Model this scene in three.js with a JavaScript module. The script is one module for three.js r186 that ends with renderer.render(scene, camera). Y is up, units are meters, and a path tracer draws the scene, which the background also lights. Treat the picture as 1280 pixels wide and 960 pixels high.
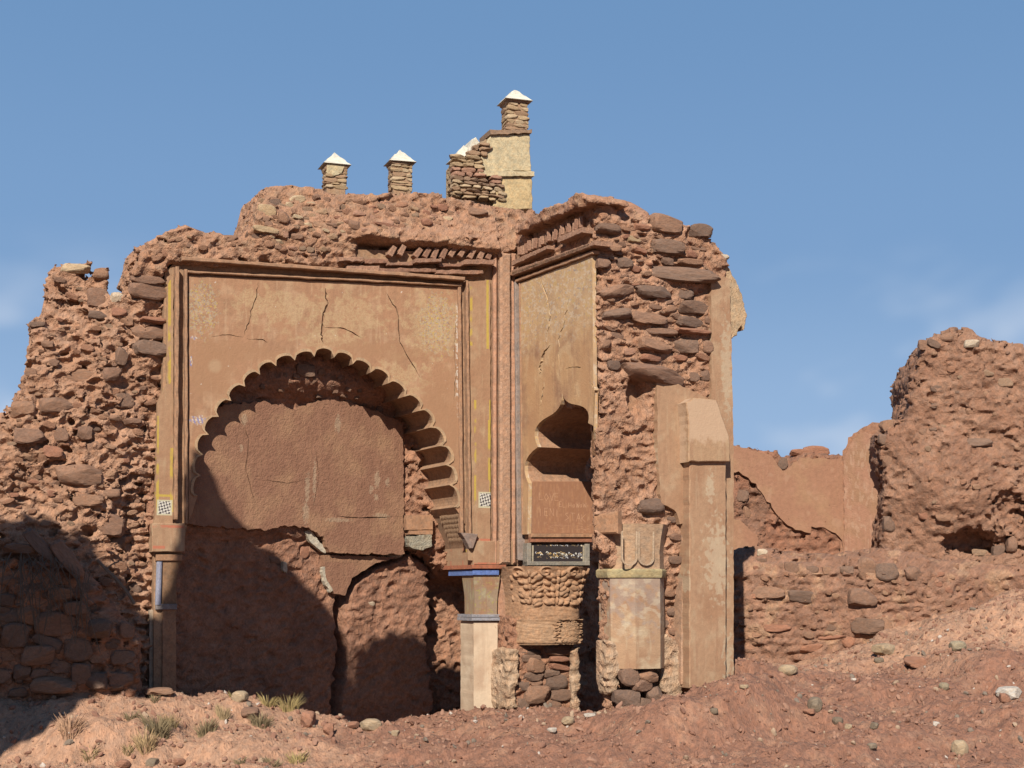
import * as THREE from 'three';
import { mergeGeometries, mergeVertices, toCreasedNormals } from 'three/addons/utils/BufferGeometryUtils.js';
import { createNoise3D, createNoise2D } from 'simplex-noise';

// ---------------------------------------------------------------- camera, sky, sun, exposure
const F = 1870, HORIZON = 740, PITCH = Math.atan((HORIZON - 480) / F);
const EYE = new THREE.Vector3(0, 1.6, 0);
const scene = new THREE.Scene();
const camera = new THREE.PerspectiveCamera(2 * Math.atan(480 / F) * 180 / Math.PI, 4 / 3, 0.1, 3000);
camera.position.copy(EYE);
camera.rotation.x = PITCH;
const renderer = new THREE.WebGLRenderer({ antialias: true });
renderer.toneMapping = THREE.LinearToneMapping;
renderer.toneMappingExposure = 1.55;
renderer.shadowMap.enabled = true;

function rng(seed) { let a = seed >>> 0; return () => { a = (a + 0x6D2B79F5) | 0; let t = Math.imul(a ^ (a >>> 15), 1 | a); t = (t + Math.imul(t ^ (t >>> 7), 61 | t)) ^ t; return ((t ^ (t >>> 14)) >>> 0) / 4294967296; }; }
const n3 = createNoise3D(rng(11)), n2 = createNoise2D(rng(23));
const lerp = (a, b, t) => a + (b - a) * t, clamp = (x, a = 0, b = 1) => Math.min(b, Math.max(a, x));
const sstep = (a, b, x) => { const t = clamp((x - a) / (b - a)); return t * t * (3 - 2 * t); };
const mix3 = (a, b, t) => [lerp(a[0], b[0], t), lerp(a[1], b[1], t), lerp(a[2], b[2], t)];
const fbm2 = (x, y, o = 4) => { let s = 0, a = 0.5; for (let i = 0; i < o; i++) { s += a * n2(x, y); x = x * 2.03 + 7.1; y = y * 2.03 + 3.7; a *= 0.5; } return s; };

{ // clear blue sky, paler towards the horizon, thin high wisps low down
  const W = 2048, H = 1024, d = new Float32Array(W * H * 4);
  const stops = [[-90, .3, .24, .2], [-2, .33, .30, .28], [0, .36, .50, .68], [6, .255, .40, .62], [13, .168, .305, .53], [22, .132, .26, .475], [45, .075, .175, .38], [90, .045, .12, .30]];
  for (let j = 0; j < H; j++) {
    const el = ((j + .5) / H - .5) * 180;
    let k = 0; while (k < stops.length - 2 && el > stops[k + 1][0]) k++;
    const t = sstep(stops[k][0], stops[k + 1][0], el) * .5 + clamp((el - stops[k][0]) / (stops[k + 1][0] - stops[k][0])) * .5;
    for (let i = 0; i < W; i++) {
      const az = (i + .5) / W * Math.PI * 2, ca = Math.cos(az) * 3, sa = Math.sin(az) * 3;
      let c = [0, 1, 2].map((q) => lerp(stops[k][q + 1], stops[k + 1][q + 1], t));
      if (el > 0 && el < 40) {
        const e = el / 6;
        let w = n3(ca * 1.3, sa * 1.3, e * .9) * .6 + n3(ca * 4 + e * .8, sa * 4, e * 2.6) * .3 + n3(ca * 11 + e, sa * 11, e * 6) * .14;
        w = sstep(-.12, .7, w) * sstep(0, 3, el) * (1 - sstep(7.5, 14, el)) * .62;
        c = mix3(c, [.52, .61, .74], w);
      }
      d.set([c[0] * .78, c[1] * .75, c[2] * .73, 1], (j * W + i) * 4);
    }
  }
  const sky = new THREE.DataTexture(d, W, H, THREE.RGBAFormat, THREE.FloatType);
  sky.mapping = THREE.EquirectangularReflectionMapping; sky.magFilter = THREE.LinearFilter; sky.minFilter = THREE.LinearFilter; sky.needsUpdate = true;
  scene.background = sky; scene.environment = sky;
}
const SUN_AZ = 10 * Math.PI / 180, SUN_EL = 34.5 * Math.PI / 180;
const RAY = new THREE.Vector3(Math.sin(SUN_AZ) * Math.cos(SUN_EL), -Math.sin(SUN_EL), -Math.cos(SUN_AZ) * Math.cos(SUN_EL)); // the way the sunlight travels
const sun = new THREE.DirectionalLight(new THREE.Color(1, .945, .85), 5);
sun.target.position.set(0, 2, -19); sun.position.copy(sun.target.position).addScaledVector(RAY, -60);
sun.castShadow = true; sun.shadow.radius = .7; sun.shadow.mapSize.set(4096, 4096);
Object.assign(sun.shadow.camera, { left: -25, right: 25, top: 25, bottom: -25, near: 1, far: 160 });
scene.add(sun, sun.target);

// ---------------------------------------------------------------- surveying: a frame is an upright plane in the place; at() measures a sighted point on it
function sight(px, py) { return new THREE.Vector3((px - 640) / F, (480 - py) / F, -1).applyAxisAngle(new THREE.Vector3(1, 0, 0), PITCH); }
class Frame {
  constructor(x, z, deg) { this.o = new THREE.Vector3(x, 0, z); this.a = deg * Math.PI / 180; this.U = new THREE.Vector3(Math.cos(this.a), 0, -Math.sin(this.a)); this.N = new THREE.Vector3(Math.sin(this.a), 0, Math.cos(this.a)); }
  world(u, v, n = 0) { return this.o.clone().addScaledVector(this.U, u).addScaledVector(this.N, n).setY(v); }
  at(px, py, n = 0) { const r = sight(px, py), t = (this.o.clone().addScaledVector(this.N, n).sub(EYE).dot(this.N)) / r.dot(this.N), p = EYE.clone().addScaledVector(r, t).sub(this.o); return [p.dot(this.U), p.y]; }
  pts(list, n = 0) { return list.map(([x, y]) => this.at(x, y, n)); }
  scale(px, py, n = 0) { const a = this.at(px, py, n), b = this.at(px, py + 10, n); return (a[1] - b[1]) / 10; } // metres per sighted unit, upright
}
const fromSight = (px, depth, deg) => { const r = sight(px, HORIZON); return new Frame(r.x / -r.z * depth, -depth, deg); };
const L = fromSight(580, 20, 25.5);                        // arched wall
const Rc = L.world(...[L.at(645, 740)[0], 0]);
const R = new Frame(Rc.x, Rc.z, -64.5);                    // wall at a right angle to it, running towards the viewer
const Jc = R.world(R.at(664, 740)[0], 0), J = new Frame(Jc.x, Jc.z, 25.5);      // far jamb of its archway
const Pc = R.world(R.at(749, 740)[0], 0), P = new Frame(Pc.x, Pc.z, 25.5);      // broken pier at its near end
const Ia = L.world(L.at(240, 740, -.16)[0], 0, -.16), Ib = L.world(L.at(510, 740, -.86)[0], 0, -.86);
const I = new Frame(Ia.x, Ia.z, Math.atan2(-(Ib.z - Ia.z), Ib.x - Ia.x) * 180 / Math.PI);  // wall blocking the arch

// ---------------------------------------------------------------- naming
const taken = {};
function numbered(name) { const k = taken[name] = (taken[name] ?? -1) + 1; return k ? name + '_' + String(k).padStart(3, '0') : name; }
function shade(o) { o.traverse((m) => { if (m.isMesh) { m.castShadow = true; m.receiveShadow = true; } }); return o; }
function thing(name, label, category, frame, group) {
  const g = new THREE.Group(); g.name = numbered(name); g.userData = { label, category }; if (group) g.userData.group = group;
  if (frame) { g.position.copy(frame.o); g.rotation.y = frame.a; }
  scene.add(g); return g;
}
function part(parent, name, geo, mat, label) { const m = new THREE.Mesh(geo, mat); m.name = name; if (label) m.userData.label = label; m.castShadow = m.receiveShadow = true; parent.add(m); return m; }
function solo(name, geo, mat, label, category, group) { const m = new THREE.Mesh(geo, mat); m.name = numbered(name); m.userData = { label, category }; if (group) m.userData.group = group; m.castShadow = m.receiveShadow = true; scene.add(m); return m; }

// ---------------------------------------------------------------- textures and materials
const enc = (x) => { x = clamp(x); return Math.round(255 * (x <= .0031308 ? x * 12.92 : 1.055 * Math.pow(x, 1 / 2.4) - .055)); };
function tex(w, h, fn, srgb = true) {
  const d = new Uint8Array(w * h * 4);
  for (let j = 0; j < h; j++) for (let i = 0; i < w; i++) { const c = fn((i + .5) / w, (j + .5) / h), o = (j * w + i) * 4; d[o] = srgb ? enc(c[0]) : c[0] * 255; d[o + 1] = srgb ? enc(c[1]) : c[1] * 255; d[o + 2] = srgb ? enc(c[2]) : c[2] * 255; d[o + 3] = 255; }
  const t = new THREE.DataTexture(d, w, h); t.wrapS = t.wrapT = THREE.RepeatWrapping; t.magFilter = THREE.LinearFilter; t.minFilter = THREE.LinearMipmapLinearFilter; t.generateMipmaps = true;
  if (srgb) t.colorSpace = THREE.SRGBColorSpace; t.needsUpdate = true; return t;
}
// lattice noise that tiles
function lat(i, j, p, s) { i = ((i % p) + p) % p; j = ((j % p) + p) % p; let h = Math.imul(i + s * 131 + 7, 374761393) ^ Math.imul(j + s * 17 + 3, 668265263) ^ Math.imul(p, 974711); h = Math.imul(h ^ (h >>> 13), 1274126177); return ((h ^ (h >>> 16)) >>> 0) / 2147483648 - 1; }
function tileNoise(u, v, p, s = 0) { const x = u * p, y = v * p, i = Math.floor(x), j = Math.floor(y), a = x - i, b = y - j, f = a * a * (3 - 2 * a), g = b * b * (3 - 2 * b); return lerp(lerp(lat(i, j, p, s), lat(i + 1, j, p, s), f), lerp(lat(i, j + 1, p, s), lat(i + 1, j + 1, p, s), f), g); }
const grainH = (u, v) => .5 + .1 * tileNoise(u, v, 9, 1) + .14 * tileNoise(u, v, 23, 5) + .16 * tileNoise(u, v, 53, 9) + .14 * tileNoise(u, v, 117, 3) + .08 * tileNoise(u, v, 231, 6);
const GRAIN = tex(512, 512, (u, v) => { const h = grainH(u, v), g = .72 + .42 * (h - .5) * 1.6, r = tileNoise(u, v, 28, 17); return [clamp(g + .05 * r), clamp(g + .01 * r), clamp(g - .03 * r)]; });
const GRAIN_H = tex(512, 512, (u, v) => { const h = clamp(grainH(u, v)); return [h, h, h]; }, false);
const lin = (c) => new THREE.Color().setRGB(c[0], c[1], c[2]);
const K = .7 / .72; const BASE = .74; // the grain map's mean
function grainy(c, o = {}) { const m = new THREE.MeshStandardMaterial({ color: lin(c.map((x) => x * K)), map: GRAIN, bumpMap: GRAIN_H, bumpScale: o.bump ?? .006, roughness: o.rough ?? .95, vertexColors: !!o.vc }); if (o.bump === 0) m.bumpMap = null; m.name = o.name ?? 'earth'; return m; }

const MUD = [.335, .163, .092], MUDR = [.265, .118, .066], DUST = [.42, .245, .14], TAN = [.355, .186, .1], PALE = [.49, .325, .195], LIME = [.70, .62, .50], BRICK = [.31, .162, .1];
const NET = grainy([1, 1, 1], { vc: true, name: 'rammed earth', bump: .022 });
const MUDSTONE = [MUD, [.34, .175, .1], [.28, .14, .078], [.37, .205, .12]].map((c) => grainy(c, { name: 'mud covered stone', bump: .012 }));
const stoneTones = [[.19, .107, .068], [.225, .122, .076], [.165, .098, .066], [.25, .135, .082], [.2, .118, .078], [.28, .148, .086]];
const STONE = stoneTones.map((c) => grainy(c, { name: 'stone', bump: .006 }));
const TANSTONE = [[.40, .27, .15], [.33, .2, .115], [.46, .33, .2], [.27, .165, .1], [.36, .19, .12]].map((c) => grainy(c, { name: 'tan stone' }));
const REDSTONE = [[.33, .15, .085], [.29, .13, .075]].map((c) => grainy(c, { name: 'red stone' }));
const PALESTONE = [[.55, .42, .29], [.46, .36, .26]].map((c) => grainy(c, { name: 'pale stone' }));
const BRICKM = [BRICK, [.35, .19, .118], [.27, .135, .082]].map((c) => grainy(c, { name: 'brick', bump: .012 }));
const PLASTER = grainy(TAN, { name: 'ochre plaster', bump: .003 });
const PINK = grainy([.43, .225, .135], { name: 'pink plaster', bump: .004 });

// ---------------------------------------------------------------- geometry tools
function polySD(pts, x, y) {
  let d = 1e9, inside = false;
  for (let i = 0, j = pts.length - 1; i < pts.length; j = i++) {
    const [ax, ay] = pts[i], [bx, by] = pts[j], ex = bx - ax, ey = by - ay, wx = x - ax, wy = y - ay, t = clamp((wx * ex + wy * ey) / (ex * ex + ey * ey || 1e-9));
    const qx = wx - ex * t, qy = wy - ey * t, q = qx * qx + qy * qy; if (q < d) d = q;
    if ((ay > y) !== (by > y) && x < (bx - ax) * (y - ay) / (by - ay) + ax) inside = !inside;
  }
  return inside ? -Math.sqrt(d) : Math.sqrt(d);
}
const hsh = (i, j, k) => { let h = Math.imul(i, 374761393) ^ Math.imul(j, 668265263) ^ Math.imul(k, 2147483647 - 1640531527); h = Math.imul(h ^ (h >>> 13), 1274126177); return ((h ^ (h >>> 16)) >>> 0) / 4294967296; };
function worley(x, y, z) { // distance to the nearest pebble centre and its number
  const xi = Math.floor(x), yi = Math.floor(y), zi = Math.floor(z); let b = 9, id = 0;
  for (let i = -1; i <= 1; i++) for (let j = -1; j <= 1; j++) for (let k = -1; k <= 1; k++) {
    const X = xi + i, Y = yi + j, Z = zi + k, h = hsh(X, Y, Z), dx = X + h - x, dy = Y + hsh(Y, Z, X) - y, dz = Z + hsh(Z, X, Y) - z, q = dx * dx + dy * dy + dz * dz;
    if (q < b) { b = q; id = h; }
  }
  return [Math.sqrt(b), id];
}
// rough solid: an outline in a frame's plane, given thickness and a front relief, eroded by noise, meshed by surface nets
function netSolid({ poly, back, front, cell = .025, round = .1, amp = 1, pebble = .02, pebbleSize = .06, pits = .13, carve, trim, colour }) {
  let u0 = 1e9, u1 = -1e9, v0 = 1e9, v1 = -1e9; for (const [u, v] of poly) { u0 = Math.min(u0, u); u1 = Math.max(u1, u); v0 = Math.min(v0, v); v1 = Math.max(v1, v); }
  const m = .2 * Math.max(.6, amp); u0 -= m; u1 += m; v0 -= m; v1 += m;
  const ff = typeof front === 'function' ? front : () => front;
  const nx = Math.ceil((u1 - u0) / cell) + 1, ny = Math.ceil((v1 - v0) / cell) + 1;
  const s2 = new Float32Array(nx * ny), fr = new Float32Array(nx * ny); let fm = -1e9;
  for (let j = 0; j < ny; j++) for (let i = 0; i < nx; i++) { const u = u0 + i * cell, v = v0 + j * cell; s2[j * nx + i] = polySD(poly, u, v); const f = fr[j * nx + i] = ff(u, v); if (f > fm) fm = f; }
  const w0 = back - m * .5, w1 = fm + m, nz = Math.ceil((w1 - w0) / cell) + 1, N = nx * ny;
  const S = new Float32Array(N * nz), k = round, band = .16 * Math.max(.6, amp) + .04;
  const smax = (a, b) => { const h = Math.max(k - Math.abs(a - b), 0) / k; return Math.max(a, b) + h * h * k * .25; };
  for (let l = 0; l < nz; l++) { const w = w0 + l * cell; for (let j = 0; j < ny; j++) { const v = v0 + j * cell; for (let i = 0; i < nx; i++) {
    const q = j * nx + i, u = u0 + i * cell; let d = smax(smax(s2[q], w - fr[q]), back - w);
    if (carve && d < band) d = Math.max(d, carve(u, v, w));
    if (Math.abs(d) < band && w > back + .1) {
      const hollow = sstep(.5, .78, n3(u * 2.9 + 4, v * 3.4, w * 2.9));
      d += amp * (.05 * n3(u * 1.5, v * 1.5, w * 1.5) - .04 + .085 * Math.abs(n3(u * 3.4, v * 5.6, w * 3.4 + 5)) + .022 * n3(u * 7.5, v * 12, w * 7.5 + 9) + .034 * Math.abs(n3(u * 15, v * 25, w * 15)) + .011 * n3(u * 33, v * 48, w * 33) + pits * hollow);
      if (pebble) { const [b, id] = worley(u / pebbleSize, v / pebbleSize * 1.35, w / pebbleSize); d -= pebble * (id > .6 ? 1 : .1) * (1 - sstep(.3, .55, b)) - pebble * .2; }
    }
    if (trim && Math.abs(d) < band * 1.5) d = Math.max(d, trim(u, v, w));
    S[l * N + q] = d;
  } } }
  const id = new Int32Array(N * nz).fill(-1), pos = [], col = [], uv = [], ix = [];
  const off = [0, 1, nx, nx + 1, N, N + 1, N + nx, N + nx + 1], E = [[0, 1], [2, 3], [4, 5], [6, 7], [0, 2], [1, 3], [4, 6], [5, 7], [0, 4], [1, 5], [2, 6], [3, 7]];
  for (let l = 0; l < nz - 1; l++) for (let j = 0; j < ny - 1; j++) for (let i = 0; i < nx - 1; i++) {
    const b = l * N + j * nx + i; let mask = 0; for (let c = 0; c < 8; c++) if (S[b + off[c]] < 0) mask |= 1 << c;
    if (mask === 0 || mask === 255) continue;
    let x = 0, y = 0, z = 0, n = 0;
    for (const [p, q] of E) { const a = S[b + off[p]], c = S[b + off[q]]; if ((a < 0) === (c < 0)) continue; const t = a / (a - c); n++; x += (p & 1) + ((q & 1) - (p & 1)) * t; y += ((p >> 1) & 1) + (((q >> 1) & 1) - ((p >> 1) & 1)) * t; z += (p >> 2) + ((q >> 2) - (p >> 2)) * t; }
    id[b] = pos.length / 3; const u = u0 + (i + x / n) * cell, v = v0 + (j + y / n) * cell, w = w0 + (l + z / n) * cell;
    pos.push(u, v, w); uv.push((u + w * .71), (v + w * .37)); col.push(...colour(u, v, w));
  }
  for (let l = 1; l < nz - 1; l++) for (let j = 1; j < ny - 1; j++) for (let i = 1; i < nx - 1; i++) {
    const b = l * N + j * nx + i, s = S[b] < 0;
    const quad = (a, c, d, e, flip) => { if (a < 0 || c < 0 || d < 0 || e < 0) return; flip ? ix.push(a, c, d, a, d, e) : ix.push(a, d, c, a, e, d); };
    if (s !== (S[b + 1] < 0)) quad(id[b - nx - N], id[b - N], id[b], id[b - nx], s);
    if (s !== (S[b + nx] < 0)) quad(id[b - 1 - N], id[b - 1], id[b], id[b - N], s);
    if (s !== (S[b + N] < 0)) quad(id[b - 1 - nx], id[b - nx], id[b], id[b - 1], s);
  }
  { const up = new Int32Array(pos.length / 3).map((_, i) => i), root = (i) => { while (up[i] !== i) i = up[i] = up[up[i]]; return i; }; for (let i = 0; i < ix.length; i += 3) { const a = root(ix[i]); up[root(ix[i + 1])] = a; up[root(ix[i + 2])] = root(a); } const size = new Int32Array(up.length); for (let i = 0; i < up.length; i++) size[root(i)]++; let k = 0; for (let i = 0; i < ix.length; i += 3) if (size[root(ix[i])] > 1500) { ix[k++] = ix[i]; ix[k++] = ix[i + 1]; ix[k++] = ix[i + 2]; } ix.length = k; }
  const g = new THREE.BufferGeometry(); g.setAttribute('position', new THREE.Float32BufferAttribute(pos, 3)); g.setAttribute('color', new THREE.Float32BufferAttribute(col, 3)); g.setAttribute('uv', new THREE.Float32BufferAttribute(uv, 2)); g.setIndex(ix); g.computeVertexNormals();
  g.userData.surface = (u, v) => { const i = Math.round((u - u0) / cell), j = Math.round((v - v0) / cell); if (i < 0 || j < 0 || i >= nx || j >= ny) return null; for (let l = nz - 1; l >= 0; l--) if (S[l * N + j * nx + i] < 0) return w0 + l * cell; return null; };
  return g;
}
// mixed earth: clay, paler dust and the odd stone-coloured patch, by noise alone
const earth = (a, b, c, s = 1) => (u, v, w) => { let m = mix3(a, b, sstep(-.35, .45, n3(u * 1.1 * s, v * 1.1 * s, w + 3) + .5 * n3(u * 5 * s, v * 5 * s, w * 5))); m = mix3(m, c, .6 * sstep(.25, .7, n3(u * 3.1 * s + 9, v * 3.1 * s, w * 3) + .35 * n3(u * 17, v * 17, w * 17))); const g = 1 + .13 * n3(u * 30, v * 30, w * 30); return m.map((x) => x * g); };

function ext(pts, z0, z1, o = {}) {
  const s = new THREE.Shape(pts.map((p) => new THREE.Vector2(...p)));
  for (const h of o.holes ?? []) s.holes.push(new THREE.Path(h.map((p) => new THREE.Vector2(...p))));
  const b = o.bevel ?? 0, g = new THREE.ExtrudeGeometry(s, { depth: z1 - z0 - b * (o.bevel ? 1 : 0), bevelEnabled: b > 0, bevelThickness: b, bevelSize: b, bevelOffset: -b, bevelSegments: 1, curveSegments: 6 });
  g.translate(0, 0, z0); return g;
}
const quadPts = (f, x0, y0, x1, y1, n = 0) => f.pts([[x0, y1], [x1, y1], [x1, y0], [x0, y0]], n);
function box(u0, v0, w0, u1, v1, w1, b = .006) { const g = ext([[u0, v0], [u1, v0], [u1, v1], [u0, v1]], w0 + b, w1, { bevel: b }); return g; }
// a box whose outline is chipped and slightly uneven
function chipped(pts, z0, z1, seed, rough = .012, step = .05, o = {}) {
  const out = []; for (let i = 0; i < pts.length; i++) { const a = pts[i], b = pts[(i + 1) % pts.length], l = Math.hypot(b[0] - a[0], b[1] - a[1]), n = Math.max(1, Math.round(l / step)); for (let k = 0; k < n; k++) { const t = k / n, x = lerp(a[0], b[0], t), y = lerp(a[1], b[1], t); out.push([x + rough * (n2(x * 7 + seed, y * 7) + .6 * n2(x * 23 + seed, y * 23)), y + rough * (n2(x * 7, y * 7 + seed + 40) + .6 * n2(x * 23, y * 23 + seed))]); } }
  return ext(out, z0, z1, o);
}
function bar(f, a, b, width, z0, z1, bevel = .008) { // straight moulding between two sighted points on a frame
  const p = f.at(...a, 0), q = f.at(...b, 0), dx = q[0] - p[0], dy = q[1] - p[1], l = Math.hypot(dx, dy), nx = -dy / l * width / 2, ny = dx / l * width / 2;
  const n = Math.max(2, Math.round(l / .12)), out = [], j = (s, t) => .006 * n2(s * 3 + a[0], t + a[1]) + .003 * n2(s * 17, t);
  for (let i = 0; i <= n; i++) out.push([p[0] + dx * i / n - nx + j(i * .3, 1), p[1] + dy * i / n - ny + j(i * .3, 5)]);
  for (let i = n; i >= 0; i--) out.push([p[0] + dx * i / n + nx + j(i * .3, 9), p[1] + dy * i / n + ny + j(i * .3, 3)]);
  return ext(out, z0 + bevel, z1, { bevel });
}
function loft(section, levels, crease = .5) { // upright prism; levels are [height, scale, du, dw]
  const pos = [], ix = [], uv = [], n = section.length, P_ = [[0, 0]];
  levels.forEach(([y, s, dx = 0, dz = 0], l) => section.forEach(([x, z], i) => { pos.push(x * s + dx, y, z * s + dz); uv.push(i / n * 1.2, y); }));
  for (let l = 0; l < levels.length - 1; l++) for (let i = 0; i < n; i++) { const a = l * n + i, b = l * n + (i + 1) % n, c = a + n, d = b + n; ix.push(a, c, b, b, c, d); }
  for (const [l, f] of [[0, 0], [levels.length - 1, 1]]) { const c = pos.length / 3, [y, s, dx = 0, dz = 0] = levels[l]; pos.push(dx, y, dz); uv.push(0, y); for (let i = 0; i < n; i++) { const a = l * n + i, b = l * n + (i + 1) % n; f ? ix.push(c, b, a) : ix.push(c, a, b); } }
  const g = new THREE.BufferGeometry(); g.setAttribute('position', new THREE.Float32BufferAttribute(pos, 3)); g.setAttribute('uv', new THREE.Float32BufferAttribute(uv, 2)); g.setIndex(ix); g.computeVertexNormals(); return toCreasedNormals(g, crease);
}
// stones: convex lumps cut by random planes
function rockGeo(seed, kind) {
  const r = rng(seed * 977 + 5), g0 = new THREE.IcosahedronGeometry(1, 5); g0.deleteAttribute('normal'); g0.deleteAttribute('uv'); const g = mergeVertices(g0, 1e-4), p = g.attributes.position, planes = [];
  const bx = kind === 'cobble' ? .95 : .78; for (const s of [-1, 1]) planes.push([s, 0, 0, bx + r() * .15], [0, s, 0, bx + r() * .12], [0, 0, s, bx + r() * .1]);
  for (let i = 0; i < (kind === 'cobble' ? 6 : 7); i++) { const v = new THREE.Vector3(r() - .5, r() - .5, r() - .5).normalize(); planes.push([v.x, v.y, v.z, (kind === 'cobble' ? .9 : .84) + r() * .24]); }
  for (const q of planes) { const jit = kind === 'cobble' ? .12 : .34; q[0] += (r() - .5) * jit; q[1] += (r() - .5) * jit; q[2] += (r() - .5) * jit; }
  const s = r() * 90;
  for (let i = 0; i < p.count; i++) { const v = new THREE.Vector3().fromBufferAttribute(p, i).normalize(); let d = 1.15; for (const q of planes) { const c = q[0] * v.x + q[1] * v.y + q[2] * v.z; if (c > .05) { const e = q[3] / c; const h = Math.max(.04 - Math.abs(d - e), 0) / .04; d = Math.min(d, e) - h * h * .01; } }
    d *= 1 + .035 * n3(v.x * 2.2 + s, v.y * 2.2, v.z * 2.2) + .022 * n3(v.x * 6 + s, v.y * 6, v.z * 6); p.setXYZ(i, v.x * d, v.y * d, v.z * d); }
  const uv = []; for (let i = 0; i < p.count; i++) uv.push(p.getX(i) * .22 + p.getZ(i) * .17 + s, p.getY(i) * .22 + p.getZ(i) * .09); g.setAttribute('uv', new THREE.Float32BufferAttribute(uv, 2)); g.computeVertexNormals(); return toCreasedNormals(g, .38);
}
const ROCK = Array.from({ length: 16 }, (_, i) => rockGeo(i + 1, 'block')), COBBLE = Array.from({ length: 6 }, (_, i) => rockGeo(i + 60, 'cobble'));
let rk = 0;
function stone(parent, u, v, w, su, sv, sw, rot = 0, mats = STONE, geos = ROCK, name = 'stone') {
  rk++; const m = part(parent, name, geos[(rk * 7) % geos.length], mats[(rk * 5 + (rk >> 3)) % mats.length]); m.position.set(u, v, w); m.scale.set(su, sv, sw); m.rotation.set(.12 * Math.sin(rk * 3.1), .2 * Math.sin(rk * 1.7), rot); return m;
}
// stones sighted on a rough face: [x, y, width, height, turn in degrees]
function setStones(parent, f, surf, list, mats, depthFactor = .75, proud = .35, geos = ROCK) {
  for (const [x, y, w, h, t = 0, mm] of list) { const [u, v] = f.at(x, y), s = f.scale(x, y), z = surf(u, v); if (z === null) continue; const su = w * s * .62, sv = h * s * .62, sw = Math.max(sv, su * .55) * depthFactor; stone(parent, u, v, z - sw * (1 - 2 * proud) * .5, su, sv, sw, -t * Math.PI / 180, mm ?? mats, geos); }
}
function scatterStones(parent, f, surf, poly, count, smin, smax, seed, mats, avoid = [], aspect = .6) {
  const r = rng(seed), put = avoid.map(([x, y, w, h]) => [x, y, Math.max(w, h) * .5]); let x0 = 1e9, x1 = -1e9, y0 = 1e9, y1 = -1e9; for (const [x, y] of poly) { x0 = Math.min(x0, x); x1 = Math.max(x1, x); y0 = Math.min(y0, y); y1 = Math.max(y1, y); }
  let n = 0; for (let k = 0; k < count * 12 && n < count; k++) {
    const x = lerp(x0, x1, r()), y = lerp(y0, y1, r()), d = lerp(smin, smax, Math.pow(r(), 2)), tr = (r() - .5) * .7, asp = aspect * (.75 + r() * .6); if (polySD(poly, x, y) > -3) continue; if (put.some((q) => Math.hypot(q[0] - x, (q[1] - y) * 1.3) < q[2] + d * .45)) continue;
    const [u, v] = f.at(x, y), z = surf(u, v); if (z === null) continue; put.push([x, y, d * .5]); n++; const s = f.scale(x, y), su = d * s * .6, sv = su * asp, sw = su * .7; stone(parent, u, v, z - sw * .25, su, sv, sw, tr, mats);
  }
}

// joints between courses of mud brick: a groove depth for a point of a face
function courses(u, v, h = .13, l = .34) { const vv = v + .02 * n2(u * 1.3, v * .8), r = Math.floor(vv / h), y = vv / h - r, x = u / l + hsh(r, 3, 7) * 2 + .06 * n2(u * 3, r), i = Math.floor(x), fx = x - i, e = Math.min(Math.min(y, 1 - y) * h, Math.min(fx, 1 - fx) * l); return .05 * (1 - sstep(.004, .028, e)) - .03 * hsh(i, r, 5) + .02; }

// ---------------------------------------------------------------- ground
const spot = (px, py, depth) => { const r = sight(px, py), t = depth / -r.z; return [r.x * t, -depth, EYE.y + r.y * t]; };
const CREST = [[-250, 872, 17], [-100, 872, 17.1], [0, 870, 17.1], [70, 868, 17.2], [130, 863, 17.5], [200, 860, 17.7], [260, 868, 17.9], [300, 875, 18], [350, 884, 18.1], [400, 896, 18.2], [440, 903, 18.3], [480, 908, 18.5], [530, 903, 18.9], [580, 897, 19.1], [630, 886, 19.3], [680, 885, 19], [740, 888, 18.4], [800, 882, 17.7], [850, 868, 17.5], [900, 848, 17.6], [930, 840, 18.3], [985, 833, 22.4], [1050, 813, 22.4], [1130, 790, 22.4], [1180, 764, 22.3], [1280, 742, 22], [1400, 725, 22], [1600, 715, 22]];
const CTRL = [];
for (const [x, y, d] of CREST) { CTRL.push(spot(x, y, d)); const b = spot(x, y, d + 1.3); CTRL.push([b[0], b[1], x < 920 ? CTRL.at(-1)[2] - .3 : CTRL.at(-1)[2] + .05], [b[0], b[1] - 4, x < 920 ? -.3 : CTRL.at(-2)[2] + .1]); }
for (let x = -300; x <= 1600; x += 95) { CTRL.push(spot(x, 963, 15.6)); const p = spot(x, 963, 15.6); CTRL.push([p[0] * .9, -12.5, p[2] - .35], [p[0], -5, -.25], [p[0], 2, 0]); }
for (const p of [[1000, 880, 18], [1130, 850, 19], [1250, 815, 19.5], [1280, 880, 17.6], [1130, 900, 17.4], [1000, 925, 16.6], [700, 920, 17.2], [560, 930, 16.9], [300, 915, 16.8], [120, 900, 16.6], [1400, 850, 18]]) CTRL.push(spot(...p));
function groundBase(x, z) { let s = 0, w = 0; for (const [a, b, h] of CTRL) { const d = (x - a) ** 2 + ((z - b) * 1.15) ** 2 + .02, q = 1 / (d * d); s += q * h; w += q; } const far = sstep(14, 60, Math.hypot(x, z + 12)); return lerp(s / w, 0, far); }
function groundH(x, z) { const near = 1 - sstep(15, 40, Math.hypot(x, z + 14)); return groundBase(x, z) + near * (.07 * n2(x * .7, z * .7) + .035 * n2(x * 2.1 + 4, z * 2.1) + .02 * n2(x * 5.3, z * 5.3 + 8) + - .03 * Math.abs(n2(x * 9, z * 9)) - .02 * Math.abs(n2(x * 17 + 3, z * 17)) + .008 * n2(x * 29, z * 29)); }
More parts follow.
